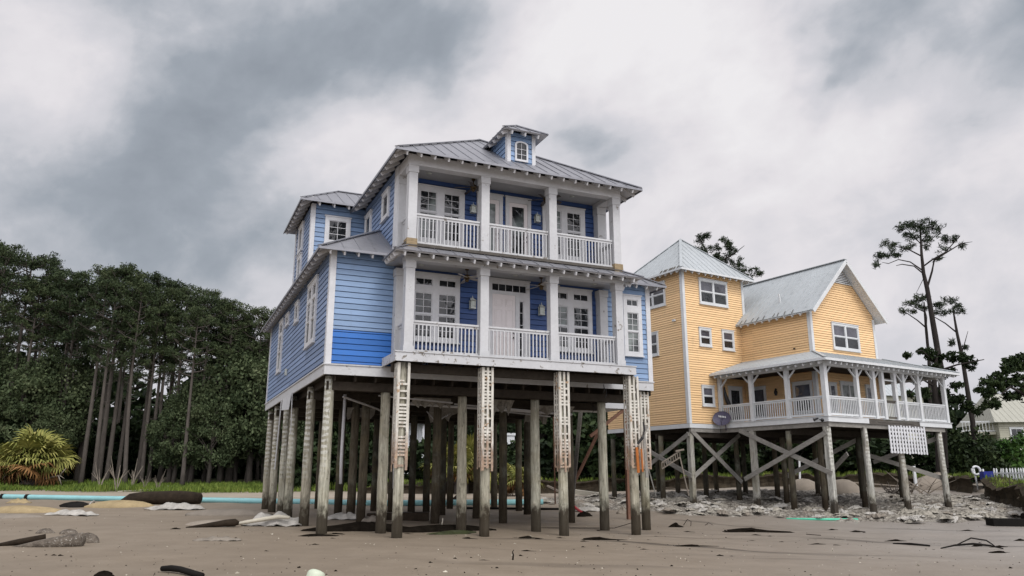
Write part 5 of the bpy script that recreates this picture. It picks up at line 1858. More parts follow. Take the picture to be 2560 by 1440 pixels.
# ---- fan palm bush
def fan_leaf(rg, L, pet, n=22, droop=.35):
    """a stalk along +x that ends in a pleated fan"""
    v, f = [], []
    def strip(pts, wid, nrm):
        b = len(v)
        for i, p in enumerate(pts):
            w = wid[i]
            v.append(tuple(p - nrm * w)); v.append(tuple(p + nrm * w))
        for i in range(len(pts) - 1):
            f.append((b + 2 * i, b + 2 * i + 1, b + 2 * i + 3, b + 2 * i + 2))
    strip([Vector((0, 0, 0)), Vector((pet * .6, 0, pet * .08)), Vector((pet, 0, pet * .08))], [.02, .016, .012], Vector((0, 1, 0)))
    c = Vector((pet, 0, pet * .08))
    for i in range(n):
        a = rad(-118 + 236 * i / (n - 1)) + rg.uniform(-.03, .03)
        l = L * (.72 + .28 * math.cos(a * .6)) * rg.uniform(.88, 1.08)
        d = Vector((math.cos(a), math.sin(a), .16 - .25 * abs(math.sin(a))))
        nrm = Vector((-math.sin(a), math.cos(a), rg.uniform(-.5, .5))).normalized()
        pts = [c, c + d * l * .45, c + d * l * .78 + Vector((0, 0, -droop * l * .12)), c + d * l + Vector((0, 0, -droop * l * rg.uniform(.3, .7)))]
        strip(pts, [.012, .05, .036, .004], nrm)
    return v, f
def palm(name, label, base, sc, seed, nf=40, dead=10):
    rgx = random.Random(seed)
    o = thing(name, label, 'palm', base)
    m = MB()
    m.tube([(0, 0, -.4), (.03, 0, .3), (-.05, .02, .8), (0, 0, 1.15)], [.34, .36, .3, .22], 10, True, .12, rgx)
    for i in range(16):
        a = rgx.uniform(0, 6.28)
        z = rgx.uniform(.1, 1.0)
        d = Vector((math.cos(a), math.sin(a), .7))
        m.beam(d * .2 + Vector((0, 0, z)), d * rgx.uniform(.4, .6) + Vector((0, 0, z)), .06, .03)
    m.build('trunk', M['bark'], o)
    protos = []
    for k in range(5):
        v, f = fan_leaf(rgx, .85, (.35, .6, .85, 1.05, 1.25)[k], 24, rgx.uniform(.6, 1.0))
        protos.append((v, f))
    meshes = {}
    for i in range(nf + dead):
        isd = i >= nf
        k = (i % 5, isd)
        if k not in meshes:
            fo = raw('dead_frond' if isd else 'frond', protos[k[0]][0], protos[k[0]][1], M['palm_dead'] if isd else M['palm'], o)
            meshes[k] = fo
        else:
            fo = meshes[k].copy()
            C.objects.link(fo)
        az = i * 2.399 + rgx.uniform(-.2, .2)
        el = rad(rgx.uniform(-35, 5)) if isd else math.asin(max(-.2, 1 - 1.12 * (i + .5) / nf)) + rad(rgx.uniform(-8, 8))
        s = rgx.uniform(.85, 1.12)
        fo.matrix_local = Matrix.Translation((0, 0, 1.05)) @ Matrix.Rotation(az, 4, 'Z') @ Matrix.Rotation(-el, 4, 'Y') @ Matrix.Rotation(rgx.uniform(-.6, .6), 4, 'X') @ Matrix.Scale(s, 4)
    o.scale = (sc, sc, sc)
    o.rotation_euler = (0, 0, rgx.uniform(0, 6))
    return o
p = on_ground(75, 1219)
palm('fan_palm', 'bushy yellow green fan palm with brown lower fronds at the left edge', p, 1.65, 2, 96, 26)
pp = at(1155, 1190, 56)
palm('fan_palm', 'pale fan palm seen between the piles of the blue house', (pp.x, 56, gz(pp.x, 56)), 1.5, 5, 34, 8)
pp = at(1300, 1200, 52)
palm('fan_palm', 'half dead fan palm right of the grey chimney', (pp.x, 52, gz(pp.x, 52)), .9, 6, 14, 14)
# driftwood round the palm's foot
m = MB()
b = p
for q in (((-.9, -.4, .05), (-.3, -.3, .25), (.1, -.2, .2)), ((.5, -.3, .35), (1.6, -.5, .75), (2.6, -.6, .95), (3.0, -.6, .7)), ((2.6, -.6, .95), (2.95, -.5, 1.5)), ((2.5, -.6, .9), (2.9, -.7, .2)), ((-1.6, -.4, -.05), (-.9, -.4, .25))):
    m.tube([Vector(x) for x in q], [.07] + [.05] * (len(q) - 2) + [.02], 6, True, .15, rg)
o = m.build('driftwood_branch', M['dead'], None, True)
o.location = b
tag(o, 'bleached forked branch lying against the palm at the left edge', 'driftwood')
m = MB()
m.tube([(-.5, -.5, .2), (-.1, -.55, .5), (.2, -.5, .25)], [.15, .22, .12], 7, True, .3, rg)
m.tube([(-.2, -.5, .3), (-.55, -.6, .75)], [.12, .04], 5, True, .2, rg)
o = m.build('broken_stump', M['dead'], None)
o.location = b
tag(o, 'pale splintered root lump at the foot of the left palm', 'driftwood')

# ---- meadow
rng = np.random.default_rng(5)
n = 52000
X = rng.uniform(-52, 14, n)
Yy = 57.5 + rng.random(n) ** 1.3 * 11
edge = 58.2 + 1.2 * np.sin(X * .35) + .7 * np.sin(X * .9 + 2)
keep = (Yy > edge) & (rng.random(n) < np.clip((Yy - edge) / 2.5 + .12 + .35 * np.sin(X * 1.7) * np.sin(X * .6), .05, 1))
X, Yy = X[keep], Yy[keep]
n = len(X)
Z = gz_arr(X, Yy)
patch = .5 + .5 * np.sin(X * .55 + Yy * .3) * np.sin(X * .17 + 1)
h = rng.uniform(.22, .55, n) * (.6 + .7 * patch)
a = rng.uniform(0, 6.28, n)
lean = rng.uniform(-.18, .18, (n, 2))
w = rng.uniform(.03, .06, n)
base = np.stack([X, Yy, Z - .03], 1)
sd = np.stack([np.cos(a) * w, np.sin(a) * w, np.zeros(n)], 1)
tip = base + np.stack([lean[:, 0], lean[:, 1], h], 1)
mid = base + np.stack([lean[:, 0] * .4, lean[:, 1] * .4, h * .55], 1)
v = np.stack([base - sd, base + sd, mid + sd * .8, tip], 1).reshape(-1, 3)
v2 = np.stack([base - sd, mid + sd * .8, tip, mid - sd * .8], 1).reshape(-1, 3)
tag(leaf_mesh('meadow_grass', v2, M['grass']), 'bright green grass strip between the sand and the wood', None, None, 'stuff')
LW, GW = 'pale leafless sapling in the grass before the wood', 'dead saplings at the wood edge'
sap = None
for i, px in enumerate((292, 330, 362, 395, 250)):
    Y = 60.5 + rg.uniform(0, 3)
    q = at(px, 1215, Y)
    if sap is None:
        m = MB()
        for k in range(5):
            a = rg.uniform(0, 6.28)
            d = Vector((math.cos(a), math.sin(a), 0))
            m.tube([(0, 0, 0), d * .2 + Vector((0, 0, .8)), d * rg.uniform(.3, .7) + Vector((0, 0, rg.uniform(1.3, 2.2)))], [.05, .03, .01], 5, False)
            m.tube([d * .2 + Vector((0, 0, .8)), d * .6 + Vector((.2, .1, 1.3))], [.02, .008], 4, False)
        sap = m.build('bare_sapling', M['dead'], None, True)
        o = sap
    else:
        o = sap.copy()
        C.objects.link(o)
    o.location = (q.x, Y, gz(q.x, Y) - .05)
    o.rotation_euler = (0, 0, rg.uniform(0, 6))
    s = rg.uniform(.7, 1.3)
    o.scale = (s, s, s)
    tag(o, LW, 'sapling', GW)
# ================================================================== THINGS ON THE BEACH
M['weed'] = plain('dark_seaweed', (.011, .009, .007), .85, .4, 6, spec=0.0, bump=.8, bscale=16)
M['peat'] = plain('dark_peat', (.026, .019, .013), .85, .45, 3, bump=.8, bscale=9)
M['tan_cloth'] = plain('tan_geotextile', (.30, .235, .135), .9, .22, 2.2, bump=.5, bscale=6)
M['grey_cloth'] = plain('grey_sandy_cloth', (.21, .185, .155), .9, .16, 2.5, bump=.5, bscale=6)
M['white_cloth'] = plain('torn_white_cloth', (.37, .355, .325), .85, .28, 4, bump=.5, bscale=14)
M['bag'] = plain('torn_sandbag_cloth', (.27, .252, .215), .9, .45, 2.6, bump=.6, bscale=10)
M['pipe'] = plain('teal_plastic_pipe', (.22, .45, .47), .35, .10, 1.2)
M['pipe_thin'] = plain('green_plastic_pipe', (.09, .50, .33), .35, .15, 1.2)
M['rubber'] = plain('black_rubber', (.010, .009, .008), .7, .25, spec=.08)
def _barn(t, b):
    co = t.coord()
    n = t.noise(co, 5, 6, .7)
    base = t.ramp(n, [(.3, (.045, .036, .028)), (.55, (.13, .108, .085)), (.75, (.22, .19, .155))])
    w = t.math('MULTIPLY', t.step(t.noise(co, 26, 3, .6), .58, .66), t.step(t.noise(co, 2.5, 3, .5), .45, .6))
    t.put(b.inputs['Base Color'], t.mix(w, base, (.50, .48, .43)))
    b.inputs['Roughness'].default_value = .92
    t.put(b.inputs['Normal'], t.bump(t.math('ADD', n, t.noise(co, 26, 3, .6)), .9, .04))
M['concrete'] = material('barnacled_concrete', _barn)
M['plaster'] = plain('pale_board', (.47, .44, .36), .7, .14, 2)
M['red'] = plain('red_plastic', (.33, .03, .035), .45, .2)
M['bluebin'] = plain('blue_tarp', (.010, .020, .20), .5, .15, 4, bump=.4, bscale=4)
M['cream'] = plain('cream_clapboard', (.36, .355, .28), .6, .08, 2)
M['soil'] = plain('dark_bank_soil', (.040, .032, .022), .95, .5, 2.4, bump=1.0, bscale=5)
M['silt'] = plain('slab_sand', (.27, .235, .195), .9, .15, 2)

def lump(rg, sx, sy, sz, n=14, m=8, rough=.35, fl=0.0):
    """a rounded irregular body sitting on z = 0"""
    ph = [rg.uniform(0, 6.28) for _ in range(6)]
    v, f = [], []
    for j in range(m + 1):
        t = math.pi * j / m
        for i in range(n):
            a = 2 * math.pi * i / n
            k = 1 + rough * (.5 * math.sin(2 * a + ph[0]) + .4 * math.sin(3 * a + ph[1] + t) + .3 * math.sin(5 * a + ph[2]) * math.sin(t * 3 + ph[3])) + rg.uniform(-.5, .5) * rough * .5
            z = math.cos(t)
            v.append((sx * math.sin(t) * math.cos(a) * k, sy * math.sin(t) * math.sin(a) * k, sz * (z * (1 + rough * .6 * math.sin(2 * a + ph[4])) if z > 0 else z * .3)))
    for j in range(m):
        for i in range(n):
            i2 = (i + 1) % n
            f.append((j * n + i, (j + 1) * n + i, (j + 1) * n + i2, j * n + i2))
    return v, f
def cloth(rg, L, W, hump, nx=12, ny=8, fold=.09):
    """a crumpled piece of cloth with thickness lying on z = 0"""
    ph = [rg.uniform(0, 6.28) for _ in range(8)]
    v, f = [], []
    for s in (1, 0):
        for j in range(ny + 1):
            for i in range(nx + 1):
                x, y = i / nx - .5, j / ny - .5
                ed = 1 - max(abs(x), abs(y)) * 2
                wob = .10 * math.sin(7 * y + ph[0]) + .06 * math.sin(15 * y + ph[1])
                wob2 = .10 * math.sin(6 * x + ph[2]) + .07 * math.sin(14 * x + ph[3])
                z = hump * max(0, 1 - (2 * x) ** 2) * max(0, 1 - (2 * y) ** 2)
                z += fold * (abs(math.sin(9 * x + 5 * y + ph[4])) + .7 * abs(math.sin(13 * y - 6 * x + ph[5])) + .4 * math.sin(21 * x + ph[6])) * (.35 + .65 * min(1, ed * 3))
                z += rg.uniform(-.2, .2) * fold
                v.append(((x + wob * .5) * L, (y + wob2 * .5) * W, max(0.0, z) + (.012 if s else 0)))
    N = (nx + 1) * (ny + 1)
    for s in (0, 1):
        for j in range(ny):
            for i in range(nx):
                a = s * N + j * (nx + 1) + i
                q = (a, a + 1, a + nx + 2, a + nx + 1)
                f.append(q if s == 0 else tuple(reversed(q)))
    return v, f
def place(o, px, py, rz=0.0, sink=0.0, sc=None):
    p = on_ground(px, py)
    o.location = (p.x, p.y, p.z - sink)
    o.rotation_euler = (0, 0, rz)
    if sc: o.scale = sc
    return p
def ppm(px, py):
    p = on_ground(px, py)
    return 1985.0 / p.y

# ---- long teal pipe
m = MB()
pts = [Vector((-40, 50.5, 0)), Vector((-30.2, 47, 0)), Vector((-20, 43.6, 0)), Vector((-13.8, 41.4, 0)), Vector((-7, 40.6, 0)), Vector((1.6, 41.0, 0))]
for q in pts: q.z = gz(q.x, q.y) + .12
m.tube(pts, .145, 16)
o = m.build('pipe', M['pipe'], None, True)
tag(o, 'long teal plastic pipe lying across the sand behind the blue house', 'pipe')
for (k, j) in ((.02, 1), (.20, 1), (.45, 4), (.95, 4)):
    q0 = pts[j] + (pts[j + 1] - pts[j]) * k
    d = (pts[j + 1] - pts[j]).normalized()
    MB().tube([q0 - d * .12, q0 + d * .12], .165, 16).build('coupling', M['rubber'], o, True)
# ---- dark peat block and sand-filled tubes on the left
def simple(name, vf, mat, label, cat, px, py, rz=0.0, sink=0.03, group=None, smooth=True):
    o = raw(name, vf[0], vf[1], mat, None, smooth)
    place(o, px, py, rz, sink)
    return tag(o, label, cat, group)
rg = random.Random(12)
m = MB()
m.tube([(-2.05, 0, .05), (-1.5, 0, .24), (-.8, .05, .30), (0, 0, .31), (.7, .03, .32), (1.4, 0, .30), (1.95, 0, .27), (2.02, 0, .26)], [.1, .28, .32, .33, .34, .32, .31, .2], 14, True, .06, rg)
o = m.build('peat_block', M['peat'], None, True)
place(o, 400, 1261, .05)
tag(o, 'long dark brown block of peat lying in front of the teal pipe', 'peat block')
simple('sand_tube', lump(rg, 1.75, .6, .36, 20, 10, .14), M['tan_cloth'], 'tan sand filled cloth tube just left of the dark peat block', 'sand tube', 300, 1268, -.05, .06)
simple('dark_tarp', lump(rg, .75, .4, .25, 14, 8, .3), M['rubber'], 'dark grey sheet bunched at the left end of the tan sand tube', 'tarp', 192, 1268, .1, .02)
MB_ = MB()
MB_.tube([(.62, -.3, .02), (.68, -.15, .22), (.7, .1, .28), (.68, .3, .1)], [.03, .035, .035, .03], 6)
o = MB_.build('white_strap', M['white_cloth'], None, True)
place(o, 192, 1268, .1)
tag(o, 'white strap tied round the dark sheet beside the tan sand tube', 'strap')
simple('sand_tube', lump(rg, 1.9, .55, .34, 20, 10, .16), M['tan_cloth'], 'tan sand filled tube with a torn top at the left edge', 'sand tube', 45, 1281, .08, .08)
simple('sand_tube', lump(rg, 1.7, .4, .22, 20, 8, .2), M['grey_cloth'], 'low grey buried sand tube nearest the left edge', 'sand tube', 20, 1295, .03, .08)
simple('torn_flap', cloth(rg, 1.0, .4, .12, fold=.06), M['tan_cloth'], 'rumpled orange tan flap on the leftmost sand tube', 'cloth', 45, 1270, .05, -.2)
simple('torn_cloth', cloth(rg, 2.0, .6, .10, 18, 8, .07), M['white_cloth'], 'white torn cloth lying in front of the tan sand tubes', 'cloth', 180, 1288, -.25, .01)
simple('torn_cloth', cloth(rg, 2.3, .8, .16, 20, 9, .09), M['white_cloth'], 'white torn cloth at the right foot of the peat block', 'cloth', 440, 1274, .1, .01)
simple('sand_tube', lump(rg, 1.75, .6, .27, 22, 8, .10), M['grey_cloth'], 'grey half buried sand tube behind the nearest left pile row', 'sand tube', 572, 1287, -.05, .05)
simple('sand_tube', lump(rg, 1.0, .55, .20, 18, 8, .12), M['silt'], 'pale tilted slab of cloth left of the white branch', 'sand tube', 540, 1312, .12, .05)
m = MB()
m.tube([(-.95, -.05, .0), (-.3, 0, .06), (.2, 0, .12), (.5, 0, .14), (.62, .02, .12)], [.02, .07, .10, .12, .05], 8, True, .1, rg)
o = m.build('dark_log', M['peat'], None, True)
place(o, 545, 1318, .12)
tag(o, 'dark tapering log half sunk before the pale slab of cloth', 'log')
m = MB()
m.tube([(-.95, -.1, .04), (-.4, 0, .14), (.1, .04, .22), (.6, .1, .30), (.95, .1, .27)], [.035, .06, .065, .07, .05], 8, True, .08, rg)
o = m.build('driftwood_branch', M['plaster'], None, True)
place(o, 645, 1317, .1)
tag(o, 'pale curved branch on the cloth heap left of the corner pile', 'driftwood')
simple('torn_cloth', cloth(rg, 1.9, .9, .25, 20, 10, .10), M['white_cloth'], 'crumpled white cloth heap left of the blue house corner pile', 'cloth', 685, 1314, .05, .01)
simple('torn_cloth', cloth(rg, 1.5, .6, .12, 14, 8, .08), M['white_cloth'], 'white cloth scrap on the sand under the blue house', 'cloth', 862, 1299, .0, .01)
simple('torn_cloth', cloth(rg, 1.1, .3, .04, 14, 6, .04), M['grey_cloth'], 'flat ragged strip of cloth on open sand, lower left', 'cloth', 545, 1352, .05, .01)
simple('torn_cloth', cloth(rg, .8, .5, .12, 12, 8, .07), M['grey_cloth'], 'grey cloth lump beside the dark weed under the house', 'cloth', 930, 1305, .05, .01)
# broken barnacled piling pieces, near left
m = MB()
m.tube([(-.85, -.1, .0), (-.3, -.05, .07), (.2, 0, .13), (.66, .05, .17), (.68, .05, .17)], [.03, .10, .145, .165, .15], 14, True, .05, rg)
o = m.build('broken_piling', M['concrete'], None, True)
place(o, 128, 1367, .1, .02)
tag(o, 'longest barnacled piece of broken piling on the near left sand', 'piling piece')
simple('broken_piling', lump(rg, .30, .2, .24, 14, 8, .16), M['concrete'], 'short fat piece of piling at the right end of the longest one', 'piling piece', 217, 1357, .15, .02)
simple('broken_piling', lump(rg, .27, .18, .13, 16, 9, .28), M['concrete'], 'round barnacled lump behind the broken piling, left one', 'piling piece', 112, 1333, .15, .02)
simple('broken_piling', lump(rg, .27, .18, .14, 16, 9, .24), M['concrete'], 'round barnacled lump behind the broken piling, right one', 'piling piece', 172, 1335, .1, .02)
m = MB()
m.tube([(-.65, -.15, .0), (-.1, 0, .08), (.42, .14, .17)], [.03, .075, .08], 8, True, .1, rg)
o = m.build('dark_log', M['peat'], None, True)
place(o, 58, 1364, .25)
tag(o, 'thin dark log leaning on the broken piling at the far left', 'log')
# near edge
m = MB()
m.tube([(-.25, 0, .06), (-.05, 0, .075), (.2, -.05, .07), (.9, -.3, .02)], [.045, .055, .05, .05], 8, True, .05, rg)
o = m.build('flat_stick', M['rubber'], None, True)
place(o, 432, 1432, -.35)
tag(o, 'black flat stick poking in at the bottom left edge', 'stick')
simple('seaweed_clump', lump(rg, .20, .14, .11, 16, 7, .4), M['weed'], 'dark lump of seaweed cut by the bottom edge, lower left', 'seaweed', 258, 1443, .2)
m = MB()
m.tube([(.0, .0, -.2), (.05, .02, .08), (.055, .025, .11), (.06, .03, .125)], [.18, .145, .13, .09], 18)
o = m.build('plastic_pot', plain('pale_green_plastic', (.50, .56, .44), .45, .08, 4), None, True)
place(o, 782, 1449, .3)
tag(o, 'pale green rounded pot half buried at the bottom edge', 'pot')
# ---- seaweed and tide litter
weeds = [(440, 1323, 22, 8), (1690, 1318, 30, 20), (1880, 1330, 130, 18), (1890, 1338, 22, 5), (1810, 1330, 10, 3), (2080, 1325, 28, 6), (2140, 1330, 42, 8), (2420, 1327, 30, 6), (2160, 1332, 8, 4),
         (1500, 1350, 92, 14), (1460, 1354, 20, 6), (1320, 1346, 52, 12), (1345, 1348, 16, 6), (1230, 1326, 20, 4), (1400, 1345, 22, 5), (1545, 1352, 14, 4), (1495, 1327, 14, 5), (1170, 1347, 34, 8), (1085, 1336, 44, 4),
         (1020, 1335, 26, 4), (1318, 1378, 32, 7), (1302, 1390, 11, 8), (1210, 1401, 28, 5), (1178, 1395, 7, 6), (1075, 1407, 12, 8), (1230, 1420, 6, 5), (1205, 1413, 6, 2), (1385, 1391, 13, 3), (1458, 1368, 11, 6), (1495, 1366, 6, 7),
         (1435, 1374, 10, 4), (1610, 1374, 22, 5), (1730, 1366, 95, 9), (1800, 1390, 16, 8), (1830, 1391, 16, 4), (1780, 1379, 8, 4), (1725, 1373, 9, 4), (2240, 1353, 48, 9), (2045, 1361, 36, 6), (2090, 1363, 30, 4), (2120, 1361, 8, 3),
         (1955, 1355, 18, 4), (2440, 1366, 32, 9), (2500, 1368, 36, 9), (2500, 1382, 58, 10), (2450, 1358, 8, 5), (2315, 1373, 8, 4), (2168, 1390, 7, 4), (2182, 1394, 8, 3), (2200, 1397, 10, 4), (2180, 1427, 14, 3), (2185, 1420, 10, 2),
         (2552, 1352, 24, 10), (1720, 1330, 24, 5), (150, 1390, 14, 8), (135, 1389, 12, 7), (115, 1388, 8, 6), (90, 1392, 12, 4), (72, 1389, 10, 3), (178, 1391, 9, 5), (33, 1388, 5, 3), (105, 1395, 7, 2), (666, 1378, 12, 5), (788, 1362, 18, 6),
         (775, 1363, 9, 4), (800, 1365, 8, 2), (722, 1398, 9, 4), (245, 1358, 8, 2), (75, 1327, 26, 3), (122, 1323, 24, 4), (382, 1366, 6, 2), (590, 1346, 9, 6), (830, 1346, 16, 4), (1000, 1402, 6, 2), (1880, 1352, 26, 3), (1925, 1341, 12, 4),
         (840, 1335, 60, 6), (1290, 1345, 20, 3), (1620, 1350, 14, 3), (1640, 1341, 12, 3), (1560, 1361, 20, 4), (1990, 1357, 8, 3), (2020, 1350, 10, 3), (2280, 1348, 9, 3), (2350, 1402, 10, 2)]
protos = {}
rg = random.Random(21)
big = {(1690, 1318): 'black knot of weed with trailing stalks before the white bags', (1880, 1330): 'long black mat of weed right of the blue house', (1500, 1350): 'ragged black weed mat in front of the middle right piles',
       (1320, 1346): 'black weed hump in front of the second lattice pile', (1730, 1366): 'long thin strand of black weed left of the dark streak', (2240, 1353): 'black weed strip beside the leaning stick on the right',
       (2500, 1382): 'thick black weed roll near the right edge', (1318, 1378): 'short black weed roll in the middle foreground', (440, 1323): 'black winged scrap on open sand left of the piles', (1170, 1347): 'dark weed scrap between the two front lattice piles',
       (840, 1335): 'dark weed spread at the foot of the blue corner pile', (2552, 1352): 'dark weed knot cut by the right edge'}
for (px, py, wpx, hpx) in weeds:
    s = ppm(px, py)
    k = rg.randrange(6)
    if k not in protos:
        protos[k] = raw('seaweed_clump', *lump(rg, .5, .32, .5, 20, 7, .75), M['weed'])
        o = protos[k]
    else:
        o = protos[k].copy()
        C.objects.link(o)
    wm, hm = wpx / s, hpx / s
    place(o, px, py, rg.uniform(-.15, .15), .01, (wm, max(wm * .42, .06), hm * .85))
    lab = big.get((px, py))
    if lab: tag(o, lab, 'seaweed')
    else: tag(o, 'small dark scrap of seaweed on the open sand', 'seaweed', 'small weed scraps on the sand')
# weed mass and slab under the front of the blue house
def mass(px, py, sx, sy, sz, mat, label, name='weed_bank', cat='seaweed', rz=BANG, seed=1):
    o = raw(name, *lump(random.Random(seed), sx, sy, sz, 30, 9, .45), mat, None, True)
    place(o, px, py, rz, .03)
    return tag(o, label, cat)
mass(900, 1327, 1.5, .45, .24, M['weed'], 'black bank of weed between the corner pile and the front lattice pile', seed=3)
mass(1090, 1328, 1.5, .4, .18, M['weed'], 'black and green bank of weed behind the first front lattice pile', seed=4)
mass(1130, 1334, .9, .3, .10, plain('green_weed', (.032, .038, .012), .7, .4, 4, bump=.5), 'low green weed patch between the two front lattice piles', seed=6)
mass(790, 1340, .5, .25, .07, M['weed'], 'dark scum at the foot of the blue house corner pile', seed=7)
m = MB()
m.beam((-1.15, 0, .12), (1.15, .05, .16), .5, .30)
o = m.build('dark_beam', M['peat'])
place(o, 995, 1300, .1, .03)
tag(o, 'thick dark timber lying on the sand under the blue house', 'timber')
m = MB()
m.beam((0, 0, -.05), (.03, 0, .28), .03, .03)
o = m.build('white_stake', M['plaster'])
place(o, 1104, 1318, 0)
tag(o, 'short white stake stuck in the weed under the house', 'stake')
# ---- right hand foreground pieces
def sticks(name, px, py, pts, rr, mat, label, cat='stick', rz=0.0):
    m = MB()
    m.tube([Vector(q) for q in pts], rr, 6)
    o = m.build(name, mat, None, True)
    place(o, px, py, rz)
    return tag(o, label, cat)
sticks('stick', 2278, 1363, [(-.27, .45, .0), (.0, 0, .03), (.27, -.45, .02)], [.025, .03, .025], M['rubber'], 'dark straight stick lying at a slant on the right sand')
sticks('stick', 2035, 1338, [(-.1, .4, .0), (.1, -.3, .02)], [.012, .01], M['peat'], 'thin twig on the sand right of the long weed mat')
sticks('stick', 1772, 1314, [(-.12, .1, .0), (0, 0, .1), (.14, -.1, .02)], [.012, .014, .01], M['bark'], 'small bent twig right of the black weed knot')
sticks('stick', 1282, 1400, [(0, 0, 0), (.01, 0, .10), (-.005, 0, .16), (.02, 0, .20)], [.02, .017, .012, .01], M['rubber'], 'upright black twig in the middle foreground')
sticks('curved_branch', 2425, 1374, [(-.7, .1, .02), (-.35, .05, .10), (.1, 0, .14), (.5, -.05, .10), (.8, -.1, .03)], [.015, .025, .03, .025, .015], M['rubber'], 'thin black curved branch near the right edge')
sticks('curved_branch', 2440, 1367, [(-.5, .0, .05), (-.1, .0, .22), (.3, 0, .16), (.5, .0, .02)], [.015, .02, .02, .015], M['rubber'], 'thin black arched twig behind the curved branch')
sticks('weed_stalk', 1716, 1317, [(-.1, 0, .05), (.05, 0, .26), (.18, 0, .18), (.16, 0, .02)], [.012, .012, .012, .01], M['rubber'], 'looped black stalk beside the black weed knot')
sticks('pipe', 2055, 1301, [(-1.35, .22, .04), (0, 0, .04), (1.35, -.22, .04)], [.05, .05, .05], M['pipe_thin'], 'thin bright green pipe lying before the white bags', 'pipe')
m = MB()
m.box(-.9, .5, -.3, .3, .0, .26)
m.tube([(.3, 0, .26), (.75, 0, .3), (1.2, .05, .28)], [.2, .26, .22], 12)
o = m.build('rubber_block', M['rubber'])
place(o, 2540, 1315, -.1)
tag(o, 'black rubber block and roll at the right edge', 'rubber')
sticks('cable', 1420, 1322, [(-2.6, .3, .02), (-1.2, 0, .03), (.3, .1, .02), (1.6, -.1, .03), (2.2, -.1, .2), (2.45, -.1, .8), (2.62, 0, 1.5), (2.66, 0, 1.75)], .012, M['rubber'], 'thin black cable trailing past the right piles', 'cable')
sticks('black_pipe', 1300, 1276, [(-2.6, .75, .07), (0, 0, .08), (2.7, -.7, .07)], .06, M['rubber'], 'black pipe lying on the sand between the rear piles', 'pipe')
m = MB()
m.tube([(-.35, .1, .55), (.0, 0, .25), (.25, -.05, .08)], [.05, .06, .05], 8)
o = m.build('red_pole', M['red'], None, True)
place(o, 1443, 1288, 0)
tag(o, 'red plastic pole leaning by the third lattice pile', 'pole')
simple('seaweed_clump', lump(rg, .3, .2, .18, 14, 7, .4), M['weed'], 'dark lump at the foot of the red pole', 'seaweed', 1460, 1291)
simple('seaweed_clump', lump(rg, .2, .15, .25, 14, 7, .6), M['dead'], 'dry brown tuft between the last two right piles', 'seaweed', 1556, 1284)
simple('torn_cloth', cloth(rg, 1.3, .6, .1, 14, 8, .07), M['white_cloth'], 'white cloth left of the right hand piles', 'cloth', 1475, 1278, .0, .01)
simple('boulder', lump(rg, .42, .4, .5, 16, 9, .15), M['peat'], 'dark round lump on the sand behind the second lattice pile', 'boulder', 1145, 1262)
# wreck between the two houses
def plank(name, p, Yp, q, Yq, wd, th, mat, label):
    a, b = at(*p, Yp), at(*q, Yq)
    m = MB()
    m.beam(Vector((0, 0, 0)), b - a, wd, th)
    o = m.build(name, mat)
    o.location = a
    return tag(o, label, 'plank')
plank('broken_plank', (1432, 1215), 35.5, (1505, 1062), 35.0, .30, .07, M['brown_wood'], 'long red brown plank leaning up between the two houses')
plank('broken_plank', (1430, 1255), 34.5, (1452, 1025), 35.5, .16, .10, M['rot'], 'dark upright broken timber behind the leaning plank')
plank('broken_plank', (1388, 1260), 36, (1384, 1040), 36, .12, .06, M['brown_wood'], 'thin red brown board standing behind the third lattice pile')
m = MB()
m.beam((-1.4, .3, .42), (1.2, -.2, .10), .9, .08)
m.beam((-1.3, -.4, .30), (1.2, -.7, .0), .05, .22)
o = m.build('wrecked_siding', M['plaster'])
place(o, 1486, 1243, -.1)
tag(o, 'cream wall panel fallen on the sand between the houses', 'panel')
m = MB()
m.beam((-.9, .2, .7), (.6, -.1, .02), .16, .10)
o = m.build('fallen_beam', M['dead'])
place(o, 1405, 1245, -.2)
tag(o, 'pale beam end propped on the sand behind the third lattice pile', 'plank')
# fallen stair rail under the tower
m = MB()
a, b = at(1655, 1172, 37.5), at(1700, 1143, 37.5)
for off in (0, .28):
    m.beam(Vector((0, 0, off)), b - a + Vector((0, 0, off)), .05, .06)
for i in range(9):
    q = (b - a) * (i / 8)
    m.beam(q, q + Vector((0, 0, .28)), .05, .03)
m.beam(b - a + Vector((-.2, 0, .28)), b - a + Vector((.2, 0, .36)), .14, .08)
m.beam(b - a, at(1722, 1240, 37.5) - a, .08, .05)
o = m.build('fallen_rail', M['dead'])
o.location = a
tag(o, 'broken white rail hanging aslant under the yellow tower', 'railing')
plank('thin_post', (1640, 1240), 38.5, (1610, 1130), 38.5, .05, .05, M['beamwood'], 'thin grey stick leaning left of the tower pile')

# ---- torn sandbags under the yellow house
FRONT = [(1290, 1258), (1420, 1264), (1520, 1276), (1600, 1284), (1700, 1288), (1850, 1292), (2000, 1298), (2150, 1305), (2300, 1310), (2420, 1303), (2520, 1298), (2640, 1292)]
_fx = np.array([q[0] for q in FRONT], float)
_fy = np.array([on_ground(*q).y for q in FRONT])
def heap_in(X, Y):
    """metres inside the heap, measured from its ragged front line"""
    px = 1280 + X / Y * 1992
    fr = np.interp(px, _fx, _fy) + .45 * np.sin(X * 1.3) + .3 * np.sin(X * 3.1 + 1)
    bk = np.interp(px, [1290, 1500, 1650, 2100, 2640], [43, 46, 48, 47, 42])
    return np.minimum(Y - fr, bk - Y), px, fr, bk
hx = np.arange(0, 28, .2)
hy = np.arange(28, 50, .2)
rng = np.random.default_rng(9)
U2, W2 = np.meshgrid(hx, hy)
XX = U2 + rng.uniform(-.08, .08, U2.shape)
YY = W2 + rng.uniform(-.08, .08, U2.shape)
dep, pxx, _, _ = heap_in(XX, YY)
